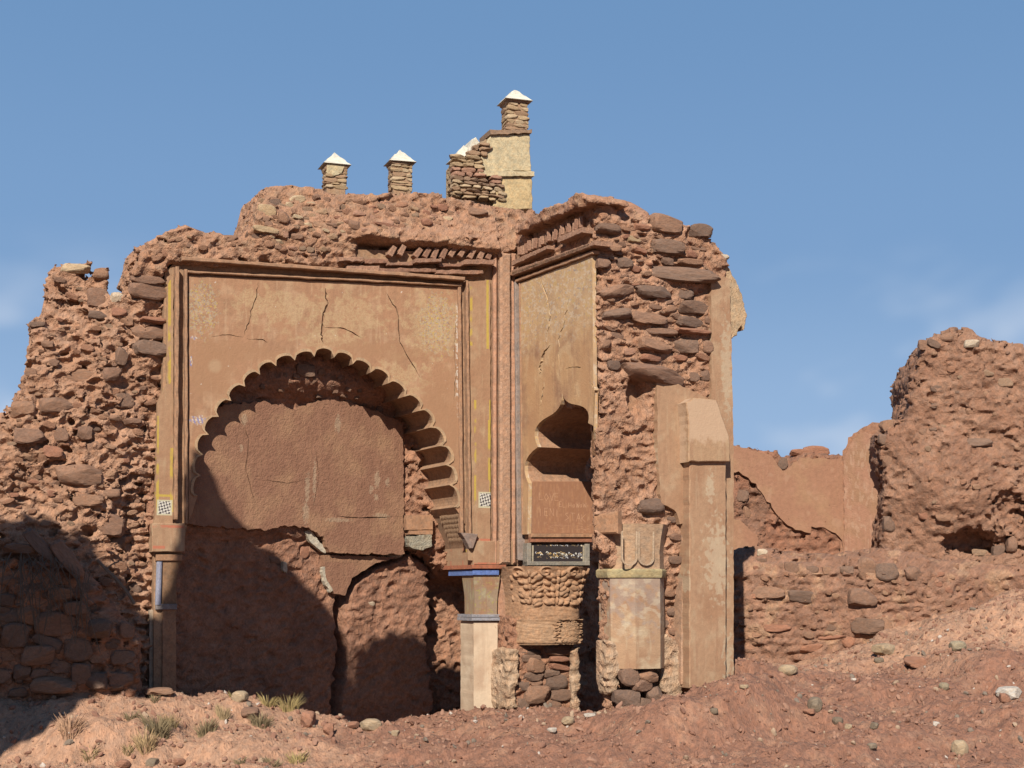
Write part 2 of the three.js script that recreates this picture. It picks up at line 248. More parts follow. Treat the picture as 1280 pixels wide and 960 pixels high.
{
  const axis = (lo, hi, fine, step, far) => { const a = []; for (let x = lo; x <= hi; x += fine) a.push(x); let d = step; const left = [], right = []; for (let x = lo; x > -far;) { x -= d; d *= 1.35; left.unshift(x); } d = step; for (let x = a.at(-1); x < far;) { x += d; d *= 1.35; right.push(x); } return [...left, ...a, ...right]; };
  const xs = axis(-7.2, 8.6, .036, .08, 900), zs = axis(-24, -14.6, .036, .08, 900);
  const pos = [], col = [], uv = [], ix = [], base = [.42, .232, .14], red = [.25, .112, .066], dust = [.38, .208, .125];
  for (const z of zs) for (const x of xs) {
    const h = groundH(x, z); pos.push(x, h, z); uv.push(x, z);
    const px = 640 + F * x / Math.max(4, -z), mixr = sstep(-2.6, -1.2, x + .5 * n2(x * .9, z * .9) + .35 * n2(x * 3, z * 3)) * (1 - sstep(-19.2, -21, z + .8 * n2(x * .6 + 3, z * .6)) * sstep(2, 4, x));
    let c = mix3(base, red, mixr * .92); c = mix3(c, dust, .45 * sstep(.15, .75, n2(x * 1.7 + 9, z * 1.7) + .4 * n2(x * 8, z * 8)));
    const g = 1 + .1 * n2(x * 21, z * 21) + .08 * n2(x * 6, z * 6 + 5); col.push(c[0] * g, c[1] * g, c[2] * g);
  }
  const nx = xs.length; for (let j = 0; j < zs.length - 1; j++) for (let i = 0; i < nx - 1; i++) { const a = j * nx + i; ix.push(a, a + nx, a + 1, a + 1, a + nx, a + nx + 1); }
  const g = new THREE.BufferGeometry(); g.setAttribute('position', new THREE.Float32BufferAttribute(pos, 3)); g.setAttribute('color', new THREE.Float32BufferAttribute(col, 3)); g.setAttribute('uv', new THREE.Float32BufferAttribute(uv, 2)); g.setIndex(ix); g.computeVertexNormals();
  const m = new THREE.Mesh(g, NET); m.name = 'ground'; m.userData = { kind: 'structure', label: 'dry reddish earth sloping up to the ruin' }; m.receiveShadow = m.castShadow = true; scene.add(m);
}
function onGround(px, py) { const r = sight(px, py); for (let t = 12; t < 40; t += .03) { const p = EYE.clone().addScaledVector(r, t); if (p.y < groundH(p.x, p.z)) return p; } return EYE.clone().addScaledVector(r, 18); }

// ---------------------------------------------------------------- painted and weathered plaster, mapped in metres of its frame
function panelTex(f, [x0, y0, x1, y1], w, h, fn, n = 0) {
  const c = [f.at(x0, y0, n), f.at(x1, y0, n), f.at(x0, y1, n), f.at(x1, y1, n)], u0 = Math.min(...c.map((p) => p[0])), u1 = Math.max(...c.map((p) => p[0])), v0 = Math.min(...c.map((p) => p[1])), v1 = Math.max(...c.map((p) => p[1]));
  const t = tex(w, h, (a, b) => fn(lerp(u0, u1, a), lerp(v0, v1, b))); t.repeat.set(1 / (u1 - u0), 1 / (v1 - v0)); t.offset.set(-u0 / (u1 - u0), -v0 / (v1 - v0)); return t;
}
function plasterMat(map, name, bump = .0035) { const m = new THREE.MeshStandardMaterial({ map, color: lin([BASE, BASE, BASE]), bumpMap: GRAIN_H, bumpScale: bump, roughness: .93 }); m.name = name; return m; }
const patch = (f, x, y, rx, ry, rag = .5, fr = 6) => { const [u, v] = f.at(x, y), s = f.scale(x, y); return (a, b) => { const d = Math.hypot((a - u) / (rx * s), (b - v) / (ry * s)) + rag * fbm2(a * fr, b * fr, 5); return 1 - sstep(.55, 1.05, d); }; };
const flecks = (a, b, fr, th) => sstep(th, th + .12, n2(a * fr, b * fr) * .6 + n2(a * fr * 2.3 + 5, b * fr * 2.3) * .5);
function weathered(u, v, c0 = TAN, c1 = PALE, amt = .5) { let c = mix3(c0, [0.32, 0.172, 0.093], sstep(-.2, .6, fbm2(u * 1.3 + 3, v * 1.3, 4))); c = mix3(c, c1, amt * sstep(.05, .5, fbm2(u * 2.1 + 20, v * 2.1, 5))); c = mix3(c, [.3, .155, .085], .4 * sstep(.1, .5, fbm2(u * 7 + 11, v * .7, 4))); c = mix3(c, c1, .3 * sstep(.2, .55, fbm2(u * 11 + 31, v * 1.1, 3))); const g = 1 + .13 * fbm2(u * 9, v * 9, 4) + .09 * n2(u * 60, v * 60); return c.map((x) => x * g); }
const YEL = [.46, .32, .05], BLUE = [.12, .2, .52], WHT = [.66, .6, .52], SOOT = [.1, .075, .06], RED = [.45, .13, .07];
function crack(f, pts, w, n = 0, seed = 1) { const q = []; for (let i = 0; i < pts.length - 1; i++) for (let k = 0; k < 5; k++) q.push([lerp(pts[i][0], pts[i + 1][0], k / 5) + 1.6 * n2(i * 5 + k, seed), lerp(pts[i][1], pts[i + 1][1], k / 5) + .8 * n2(i * 5 + k, seed + 9)]); q.push(pts.at(-1)); const a = [], b = []; q.forEach(([x, y], i) => { const e = w * Math.min(1, .25 + Math.min(i, q.length - 1 - i) * .3) * (.7 + .5 * n2(i * .9, seed + 30)), A = q[Math.max(0, i - 1)], B = q[Math.min(q.length - 1, i + 1)], l = Math.hypot(B[0] - A[0], B[1] - A[1]), nx = -(B[1] - A[1]) / l * e / 2, ny = (B[0] - A[0]) / l * e / 2; a.push([x + nx, y + ny]); b.unshift([x - nx, y - ny]); }); return f.pts([...a, ...b], n); }

// ---------------------------------------------------------------- arched wall
const arched = thing('arched_wall', 'ochre plastered wall with a large scalloped horseshoe arch', 'wall', L);
const TIPS = [[241, 607], [243, 582], [246, 553], [256, 529], [273, 506], [290, 486], [309, 469], [329, 456], [352, 445], [377, 439], [404, 436], [430, 443], [454, 453], [477, 465], [499, 481], [519, 499], [536, 520], [550, 544], [561, 568], [567, 594], [571, 619]];
const CC = [405, 597]; TIPS.forEach((t, i) => { t[0] += 1.3 * n2(i * 3.1, 7); t[1] += 1.3 * n2(i * 2.7, 19); });
const cusps = [[246, 620]]; for (let i = 0; i < TIPS.length - 1; i++) { const mx = (TIPS[i][0] + TIPS[i + 1][0]) / 2, my = (TIPS[i][1] + TIPS[i + 1][1]) / 2, d = Math.hypot(CC[0] - mx, CC[1] - my); cusps.push([mx + (CC[0] - mx) / d * 8.5, my + (CC[1] - my) / d * 8.5]); } cusps.push([567, 634]);
function scallops(grow = 0) { const out = []; TIPS.forEach((t, i) => { const a = cusps[i], b = cusps[i + 1], m = [(a[0] + b[0]) / 2, (a[1] + b[1]) / 2]; for (let k = i ? 1 : 0; k <= 8; k++) { const s = k / 8, e = Math.pow(Math.max(0, 1 - (2 * s - 1) ** 2), .42); let x = lerp(a[0], b[0], s) + (t[0] - m[0]) * e, y = lerp(a[1], b[1], s) + (t[1] - m[1]) * e; const d = Math.hypot(x - CC[0], y - CC[1]); out.push([x + (x - CC[0]) / d * grow, y + (y - CC[1]) / d * grow]); } }); return out; }
const SC = scallops();
const panelHi = [[236, 345], [572, 360]];
part(arched, 'wall_core', ext(L.pts([[203, 500], [206, 340], [228, 320], [440, 334], [446, 312], [646, 318], [646, 711], [592, 711], [592, 692], [575, 645], ...SC.slice().reverse(), [240, 640], [234, 656], [226, 700], [214, 720], [214, 890], [192, 890], [192, 692]]), -1.12, 0), grainy([0.336, 0.194, 0.109], { name: 'plastered core', bump: .004 }));
const LTEX = panelTex(L, [230, 340, 594, 700], 1024, 1024, (() => {
  const pale = [patch(L, 350, 385, 62, 26, 1.1, 4), patch(L, 540, 410, 42, 48, 1, 5), patch(L, 440, 395, 46, 32, 1.1, 5), patch(L, 500, 470, 40, 24, 1.2, 5), patch(L, 410, 425, 40, 14, .9)], smooth = [patch(L, 262, 460, 40, 45, .35), patch(L, 560, 530, 50, 90, .3), patch(L, 300, 440, 60, 16, .5), patch(L, 480, 440, 90, 13, .5)], fleck = [patch(L, 252, 385, 24, 40, .5, 9), patch(L, 545, 405, 28, 45, .5, 9)], disc = patch(L, 268, 458, 10, 10, .1), blue = [patch(L, 247, 525, 13, 6, .7, 14), patch(L, 238, 452, 2, 7, .8, 14), patch(L, 242, 423, 4, 3, 1, 20)], edge = patch(L, 572, 440, 5, 80, .5, 5);
  return (u, v) => { let c = weathered(u, v, TAN, PALE, .35); for (const p of pale) c = mix3(c, [0.465, 0.327, 0.174], .6 * p(u, v) * (.25 + .4 * flecks(u, v, 17, -.1) + .35 * flecks(u + 5, v, 45, -.1))); for (const p of smooth) c = mix3(c, [0.332, 0.176, 0.0913], .75 * p(u, v)); for (const p of fleck) { const m = p(u, v); if (m > 0) { c = mix3(c, [0.415, 0.344, 0.232], m * .5 * flecks(u, v, 13, 0)); c = mix3(c, YEL, m * .85 * flecks(u, v, 19, .42)); c = mix3(c, [0.133, 0.129, 0.166], m * .7 * flecks(u + 7, v, 24, .5)); } } c = mix3(c, [0.415, 0.275, 0.158], .55 * disc(u, v)); for (const p of blue) { const m = p(u, v); c = mix3(c, Math.sin(u * 130 + v * 40) > 0 ? WHT : BLUE, m * .7 * (.15 + .85 * flecks(u, v, 30, 0))); } c = mix3(c, WHT, .6 * edge(u, v) * flecks(u, v, 9, -.1)); c = mix3(c, WHT, .6 * flecks(u + 3, v + 3, 8, .86)); return c; };
})());
part(arched, 'plaster_panel', ext(L.pts([[235, 345], [573, 360], [580, 655], [575, 645], ...SC.slice().reverse(), [240, 640], [235, 652]]), .002, .032, { holes: [crack(L, [[322, 355], [318, 375], [311, 400], [305, 419]], 1.6, 0, 1), crack(L, [[405, 361], [408, 380], [402, 400], [401, 418], [403, 431]], 3, 0, 2), crack(L, [[405, 409], [430, 411], [452, 423]], 1.6, 0, 3), crack(L, [[483, 366], [496, 390], [499, 428], [513, 453], [524, 472]], 1.8, 0, 4), crack(L, [[264, 421], [285, 419], [303, 422]], 1.1, 0, 5), crack(L, [[308, 424], [325, 425], [334, 428]], 1.2, 0, 6), crack(L, [[566, 500], [568, 480], [567, 430], [569, 400]], 1, 0, 7)] }), plasterMat(LTEX, 'weathered ochre plaster'), 'ochre plaster with cracks and flecks of yellow and blue paint');
part(arched, 'arch_rim', ext(L.pts([...SC, ...scallops(3.6).reverse()]), .03, .048), grainy([0.42, 0.267, 0.151], { name: 'plaster rim', bump: .002 }));
const MOULD = grainy([0.353, 0.194, 0.109], { name: 'moulded plaster', bump: .003 });
for (const [a, b, w, z1] of [[[219.5, 335], [217.5, 650], .045, .12], [[231, 338], [231.5, 655], .035, .085], [[224, 326], [576, 351], .05, .16], [[233, 341], [574, 358], .03, .085], [[572, 356], [575.5, 668], .045, .07], [[580.5, 352], [584.5, 668], .035, .10]]) part(arched, 'moulding', bar(L, a, b, w, -.01, z1), MOULD);
part(arched, 'moulding_foot', ext(L.pts([[571, 666], [593, 668], [591, 675], [587, 686], [583, 686], [577, 674]]), 0, .12, { bevel: .008 }), grainy([0.252, 0.172, 0.134]));
// painted pilaster strips with a knotwork tile each
const knot = (a, b) => { const s = Math.sin(a * 17 + b * 9) * Math.sin(a * 9 - b * 17), q = Math.sin((a + b) * 22) * Math.sin((a - b) * 22); return s + .5 * q > .05 ? [.05, .045, .05] : [.6, .56, .48]; };
function stripTex(x0, y0, x1, y1, lines, tile, reds, keep) { return panelTex(L, [x0, y0, x1, y1], 160, 1400, (u, v) => { let c = weathered(u, v, [0.349, 0.202, 0.112], [0.415, 0.284, 0.166], .45); const rag = sstep(-.35, .05, fbm2(u * 3, v * 2.3 + x0, 3)); for (const [x, ya, yb, w] of lines) { const [a, va] = L.at(x, ya, .05), [b, vb] = L.at(x, yb, .05), t = (v - va) / (vb - va); if (t > 0 && t < 1 && Math.abs(u - lerp(a, b, t)) < w) c = mix3(c, YEL, .9 * (keep ?? rag)); } const ta = L.at(tile[0], tile[1], .05), tb = L.at(tile[2], tile[3], .05), s = (u - ta[0]) / (tb[0] - ta[0]), t = (v - ta[1]) / (tb[1] - ta[1]); if (s > -.14 && s < 1.14 && t > -.12 && t < 1.12) c = mix3(c, s > 0 && s < 1 && t > 0 && t < 1 ? knot(s, t) : [0.498, 0.447, 0.299], .95); for (const [xa, xb, y] of reds) { const p = L.at(xa, y, .05), q = L.at(xb, y, .05); if (u > p[0] && u < q[0] && Math.abs(v - lerp(p[1], q[1], (u - p[0]) / (q[0] - p[0]))) < .028) c = mix3(c, RED, .8 * sstep(-.4, 0, fbm2(u * 6, v * 9, 2))); } return c; }, .05); }
part(arched, 'painted_pilaster', chipped(L.pts([[192, 655], [216, 655], [217, 345], [213, 345], [209, 360], [208, 480], [203, 490], [197, 505], [194, 640]], .05), -.02, .05, 3, .006), plasterMat(stripTex(190, 340, 222, 694, [[212, 350, 478, .018], [211, 440, 480, .02], [197, 520, 640, .016], [214.5, 560, 640, .02], [206, 618, 621, .16]], [198.5, 626.5, 213, 642.5], []), 'painted plaster'), 'strip with yellow lines and a black and white knotwork tile');
part(arched, 'painted_pilaster', chipped(L.pts([[585, 700], [613, 703], [613, 350], [583, 352]], .05), -.02, .05, 8, .004), plasterMat(stripTex(582, 345, 616, 706, [[589, 358, 432, .018], [609.5, 350, 436, .018], [594, 500, 655, .016], [613, 500, 630, .018], [611, 525, 600, .012]], [600, 616.5, 613.5, 633], [[594, 613, 676]]), 'painted plaster'), 'strip with yellow lines and a patterned tile');
for (const [x, w, z, m] of [[617, .06, .085, 0], [628, .17, .12, 1], [640, .07, .09, 0]]) part(arched, 'corner_shaft', bar(L, [x, 318], [x, 706], w, -.02, z, .03), m ? grainy([0.403, 0.232, 0.143], { name: 'worn pink plaster', bump: .01 }) : PINK);
// left impost, capital and column
const impTex = (x0, y0, x1, y1, reds) => plasterMat(panelTex(L, [x0, y0, x1, y1], 256, 256, (u, v) => { let c = weathered(u, v, [0.349, 0.206, 0.116], [0.432, 0.31, 0.191], .5); for (const [xa, xb, ya, yb] of reds) { const p = L.at(xa, ya, .1), q = L.at(xb, yb, .1); if (u > p[0] && u < q[0] && v < p[1] && v > q[1]) c = mix3(c, RED, .8 * sstep(-.45, 0, fbm2(u * 6, v * 9, 2))); } return c; }, .1), 'impost plaster');
part(arched, 'impost_block', chipped(quadPts(L, 190, 654, 231.5, 690, .1), -.62, .1, 21, .004, .05, { bevel: .008 }), impTex(186, 650, 236, 694, [[191, 230, 656, 660], [190, 206, 682, 686]]), 'block with faded red stripes');
part(arched, 'capital_slab', ext(quadPts(L, 195, 693, 228, 701, .06), -.58, .06, { bevel: .006 }), PLASTER);
part(arched, 'capital', ext(L.pts([[203, 701], [228, 701], [224, 708], [221.5, 720], [220.5, 735], [221, 757], [203, 757]], .03), -.5, .03, { bevel: .006 }), grainy([0.252, 0.138, 0.0714], { name: 'carved brown plaster' }));
{ const a = L.at(199.5, 702, .04), b = L.at(199.5, 756, .04), g = new THREE.CylinderGeometry(.036, .036, a[1] - b[1], 14); g.translate(a[0], (a[1] + b[1]) / 2, .03); part(arched, 'colonnette', g, grainy([0.286, 0.284, 0.353], { name: 'blue grey paint' }), 'blue grey painted colonnette'); }
part(arched, 'capital_band', ext(quadPts(L, 195, 755, 221.5, 762, .05), -.5, .05, { bevel: .005 }), grainy([0.252, 0.206, 0.185]));
part(arched, 'column_shaft', chipped(quadPts(L, 203, 762, 220, 884, .02), -.45, .02, 5, .004), PLASTER);
part(arched, 'column_shaft', chipped(quadPts(L, 187, 762, 203.5, 884, -.03), -.45, -.03, 15, .006), grainy([0.37, 0.275, 0.193]));
// right foot of the arch: honeycomb carving, impost, capital, column
{ const gs = [], p0 = L.at(574, 644), p1 = L.at(588, 678), du = p1[0] - p0[0], dv = p1[1] - p0[1], r = rng(4);
  for (let row = 0; row < 6; row++) for (let k = 0; k < 12; k++) { const t = (row + .3) / 6, g = new THREE.ConeGeometry(.019, .062, 4); g.rotateX(Math.PI); g.translate(p0[0] + du * t - .022, p0[1] + dv * t + .008 * r(), -.03 - k * .052 - (row % 2) * .026); gs.push(g); }
  part(arched, 'honeycomb_carving', mergeGeometries(gs), grainy([0.42, 0.258, 0.151])); }
part(arched, 'impost_block', chipped(quadPts(L, 592, 676, 642, 706, .075), -.95, .075, 31, .003, .05, { bevel: .008 }), impTex(588, 672, 646, 710, [[593, 640, 703, 706]]));
part(arched, 'impost_band', ext(quadPts(L, 590, 706, 633, 711, .1), -1, .1, { bevel: .005 }), grainy([0.353, 0.12, 0.0588], { name: 'red paint' }), 'faded red band');
part(arched, 'impost_band', ext(quadPts(L, 591, 712, 624, 719, .07), -.75, .07, { bevel: .006 }), grainy([0.109, 0.172, 0.403], { name: 'blue paint' }), 'blue painted band');
part(arched, 'capital', loft([[-.19, -.36], [.17, -.36], [.17, .0], [-.19, 0]], [[L.at(605, 771)[1], .9, L.at(608, 740)[0], .0], [L.at(605, 745)[1], .93, L.at(608, 740)[0], .01], [L.at(605, 719)[1], 1.08, L.at(608, 740)[0], .04]]), plasterMat(tex(256, 256, (a, b) => { let c = weathered(a * 2, b * 2, [0.299, 0.206, 0.133], [0.382, 0.327, 0.199], .7); c = mix3(c, [0.349, 0.292, 0.083], .6 * flecks(a * 2, b * 2, 5, .4)); return c; }), 'gilded capital plaster'));
for (const [y0, y1, z] of [[768, 771.5, .035], [772, 776, .05]]) part(arched, 'capital_band', ext(quadPts(L, 590.5, y0, 625, y1, z), -.46, z, { bevel: .004 }), grainy([0.286, 0.267, 0.277]));
part(arched, 'column_shaft', chipped(quadPts(L, 592, 777, 622, 902, .01), -.42, .01, 51, .004), plasterMat(panelTex(L, [570, 776, 634, 905], 256, 512, (u, v) => { let c = mix3(weathered(u, v, [.62, .46, .31], [.66, .53, .38], .6), [.62, .47, .33], .5); return mix3(c, [.3, .18, .1], .5 * flecks(u, v, 9, .72)); }), 'pale plaster'));
part(arched, 'column_shaft', chipped(quadPts(L, 622.5, 712, 634, 898, -.04), -.4, -.04, 57, .006), PINK);
// ruined mud top and broken brick cornice
const bandPoly = [[214, 333], [200, 348], [178, 350], [165, 342], [182, 302], [205, 291], [232, 284], [262, 290], [300, 297], [318, 280], [328, 238], [345, 226], [385, 230], [430, 236], [500, 238], [560, 238], [600, 246], [640, 256], [672, 258], [690, 262], [652, 286], [645, 316], [612, 330], [612, 348], [575, 347], [450, 340], [330, 330]];
const lv = (x, y) => L.at(x, y)[1];
const band = netSolid({ poly: L.pts(bandPoly), back: -1.1, cell: .022, round: .09, amp: .6, pebble: .016, pits: .1, colour: earth([.345, .178, .1], [.385, .205, .12], [.38, .225, .132]), front: (u, v) => {
  const y300 = lv(450, 300) + u * 0, t = v - y300, x = (u - L.at(440, 310)[0]) / (L.at(618, 310)[0] - L.at(440, 310)[0]); let w = .1 - .3 * sstep(.05, .75, t); if (x > 0 && x < 1) { w += .1 * sstep(0, .06, x) * sstep(-.02, .03, t) * (1 - sstep(.1, .3, t)); w -= .24 * sstep(0, .08, x) * sstep(-.38, -.33, t) * (1 - sstep(-.06, -.02, t)) ; } return w; } });
const topBand = part(arched, 'mud_top', band, NET, 'crumbling mud and rubble along the wall top');
setStones(topBand, L, band.userData.surface, [[243, 285, 34, 7, 4, REDSTONE], [316, 295, 20, 9], [285, 301, 20, 10], [346, 252, 16, 10], [329, 290, 30, 9, 0, TANSTONE], [380, 224, 17, 10, 0, REDSTONE], [332, 265, 22, 14, 0, TANSTONE], [352, 275, 14, 14], [480, 283, 30, 5, 0, REDSTONE], [655, 254, 36, 10, 0], [602, 262, 22, 9, 0]], STONE, .8, .4);
scatterStones(topBand, L, band.userData.surface, [[325, 250], [350, 240], [560, 246], [600, 262], [560, 282], [480, 290], [430, 300], [400, 318], [340, 318], [322, 300]], 165, 8, 19, 71, [...TANSTONE.slice(1), ...MUDSTONE, STONE[3], REDSTONE[1]], [], .55);
scatterStones(topBand, L, band.userData.surface, [[180, 310], [232, 292], [320, 302], [430, 310], [440, 336], [330, 326], [228, 316], [205, 330], [185, 338]], 34, 6, 13, 72, [...MUDSTONE, ...MUDSTONE, TANSTONE[1], STONE[1]], [], .6);
for (const [x, y, t] of [[487, 316, 28], [499, 315, 25], [519, 318, 35], [530, 318, 30], [540, 319, 22], [551, 319, 24], [562, 317, 32], [574, 317, 30], [586, 319, 28], [598, 320, 22], [608, 320, 24]]) { const [u, v] = L.at(x, y), m = part(arched, 'brick', box(-.035, -.075, -.16, .035, .075, .02), BRICKM[x % 3]); m.position.set(u, v, .1); m.rotation.z = -t * Math.PI / 180; }
for (const [x0, x1, y, h, z] of [[418, 450, 327, 5, .16], [452, 482, 328, 6, .1], [513, 545, 329, 5, .2], [573, 611, 331, 6, .2], [480, 512, 332, 4, .12], [545, 573, 333, 4, .1], [430, 470, 338, 6, .14], [470, 540, 340, 5, .13], [540, 600, 342, 5, .12]]) part(arched, 'brick', chipped(quadPts(L, x0, y - h / 2, x1, y + h / 2), -.12, z, x0, .008, .05, { bevel: .006 }), BRICKM[x0 % 3]);

// ---------------------------------------------------------------- wall at a right angle with its lobed archway
const Rmax = R.at(749, 740)[0], clip = (pts, e) => pts.map(([u, v]) => [Math.min(u, Rmax - e), v]);
const side = thing('archway_wall', 'pale flaking plaster wall with a lobed archway beside the corner shaft', 'wall', R);
const arcTo = (a, b, bulge, n = 7) => { const out = [], mx = (b[0] - a[0]), my = (b[1] - a[1]); for (let k = 1; k <= n; k++) { const s = k / n, e = 4 * s * (1 - s) * bulge; out.push([a[0] + mx * s + my * e, a[1] + my * s - mx * e]); } return out; };
const lobes = [[665, 604], ...arcTo([665, 604], [677, 559], .22), ...arcTo([677, 559], [690, 521], .25), ...arcTo([690, 521], [707, 489], -.18)];
const lobesNear = [[707, 489], ...arcTo([707, 489], [724, 506], -.2), ...arcTo([724, 506], [740, 529], .28), ...arcTo([740, 529], [754, 566], .25)];
part(side, 'wall_core', ext(clip(R.pts([[645, 712], [645, 318], [756, 268], [758, 566], ...lobesNear.slice().reverse(), ...lobes.slice(0, -1).reverse(), [664.5, 712]]), .16), -.86, 0), grainy([.34, .185, .105], { name: 'plastered core', bump: .003 }));
const RTEX = panelTex(R, [645, 312, 758, 680], 1024, 1400, (() => { const low = [patch(R, 668, 470, 14, 28, .2), patch(R, 690, 500, 22, 50, .3), patch(R, 735, 470, 16, 55, .35), patch(R, 672, 560, 22, 90, .25)]; return (u, v) => { let c = weathered(u, v, [.47, .275, .135], [.54, .36, .2], .6); const up = sstep(lv(690, 465), lv(690, 415), v + .25 * fbm2(u * 3, v * 3, 3)); c = mix3(c, [.53, .36, .2], up * .5); c = mix3(c, [.6, .5, .38], up * .5 * flecks(u * .6, v, 8, .15) * (.5 + .5 * flecks(u, v, 30, -.1))); c = mix3(c, [.52, .35, .11], up * .5 * flecks(u * .7 + 4, v, 6, .35) * (.4 + .6 * flecks(u, v, 24, 0))); c = mix3(c, [.27, .23, .22], up * .6 * flecks(u * .7 + 9, v, 11, .5)); for (const p of low) c = mix3(c, [.44, .24, .115], .7 * p(u, v)); return c; }; })());
part(side, 'plaster_panel', ext(clip(R.pts([[655.5, 354], [747.5, 319], [749, 440], [752, 470], [750, 500], [752, 548], ...lobesNear.slice(0, -4).reverse(), ...lobes.slice(0, -1).reverse(), [664, 668], [657, 668]]), .01), .002, .055, { holes: [crack(R, [[680, 348], [689, 375], [692, 395], [688, 428]], 2.2, 0, 11), crack(R, [[692, 431], [684, 442], [680, 455], [679, 468]], 3, 0, 12), crack(R, [[716, 370], [711, 400], [703, 425], [703, 470]], 1.2, 0, 13), crack(R, [[685, 478], [683, 495], [680, 508]], 1.4, 0, 14), crack(R, [[712, 461], [722, 459], [731, 460]], 1.4, 0, 15), crack(R, [[742, 478], [748, 488]], 1.5, 0, 16)] }), plasterMat(RTEX, 'flaking pale plaster'), 'pale plaster flecked with yellow and grey paint');
for (const [a, b, w, z] of [[[647.5, 350], [652, 704], .06, .06], [[651, 353], [655, 700], .045, .10], [[654.5, 354], [658, 668], .035, .07]]) part(side, 'moulding', bar(R, a, b, w, -.01, z), w === .045 ? grainy([0.277, 0.206, 0.168], { name: 'worn painted plaster' }) : MOULD);
for (const [a, b, w, z] of [[[646, 345], [749, 308], .05, .14], [[651, 352], [749, 316], .045, .09]]) part(side, 'moulding', bar(R, a, b, w, -.01, z), MOULD);
const capPoly = [[640, 330], [640, 285], [676, 268], [700, 256], [719, 243], [728, 248], [740, 256], [754, 262], [756, 312], [700, 330], [650, 345]];
const rtop = netSolid({ poly: clip(R.pts(capPoly), .05), back: -.85, front: .0, trim: (u, v, w) => v < R.at(700, 334)[1] + (u - R.at(700, 334)[0]) * 0 - .02 && w > -.03 ? .02 : -1, cell: .022, round: .06, amp: .6, pebble: 0, colour: earth(MUD, [0.343, 0.188, 0.119], DUST) });
const sideTop = part(side, 'mud_top', rtop, NET);
part(side, 'cornice_slab', netSolid({ poly: R.pts([[641, 294], [718, 260], [735, 252], [733, 244], [719, 242], [690, 258], [660, 272], [641, 281]], .2), back: -.4, front: .19, cell: .02, round: .04, amp: .4, pebble: 0, pits: .06, colour: earth(MUD, [.38, .2, .118], DUST) }), NET);
for (let i = 0; i < 19; i++) { const t = i / 18, [u, v] = R.at(lerp(648, 724, t), lerp(314, 279, t), .08), m = part(side, 'brick', box(-.03, -.07, -.1, .03, .07, .05, .008), BRICKM[i % 3]); m.position.set(u, v + .012 * Math.sin(i * 5), .04 + .015 * Math.sin(i * 3)); m.rotation.z = .12 * Math.sin(i * 7.3); m.rotation.y = .5; m.scale.set(1, .8 + .25 * Math.abs(Math.sin(i * 2.7)), 1); }
for (const pts of [[[643, 333], [687, 312], [687, 307], [643, 326]], [[700, 304], [732, 291], [732, 284], [700, 297]], [[643, 345], [748, 306], [748, 301], [690, 322], [643, 338]]]) part(side, 'brick_ledge', chipped(R.pts(pts, .1), -.1, .14, pts[0][0] + pts[0][1], .006, .05, { bevel: .006 }), BRICKM[1]);
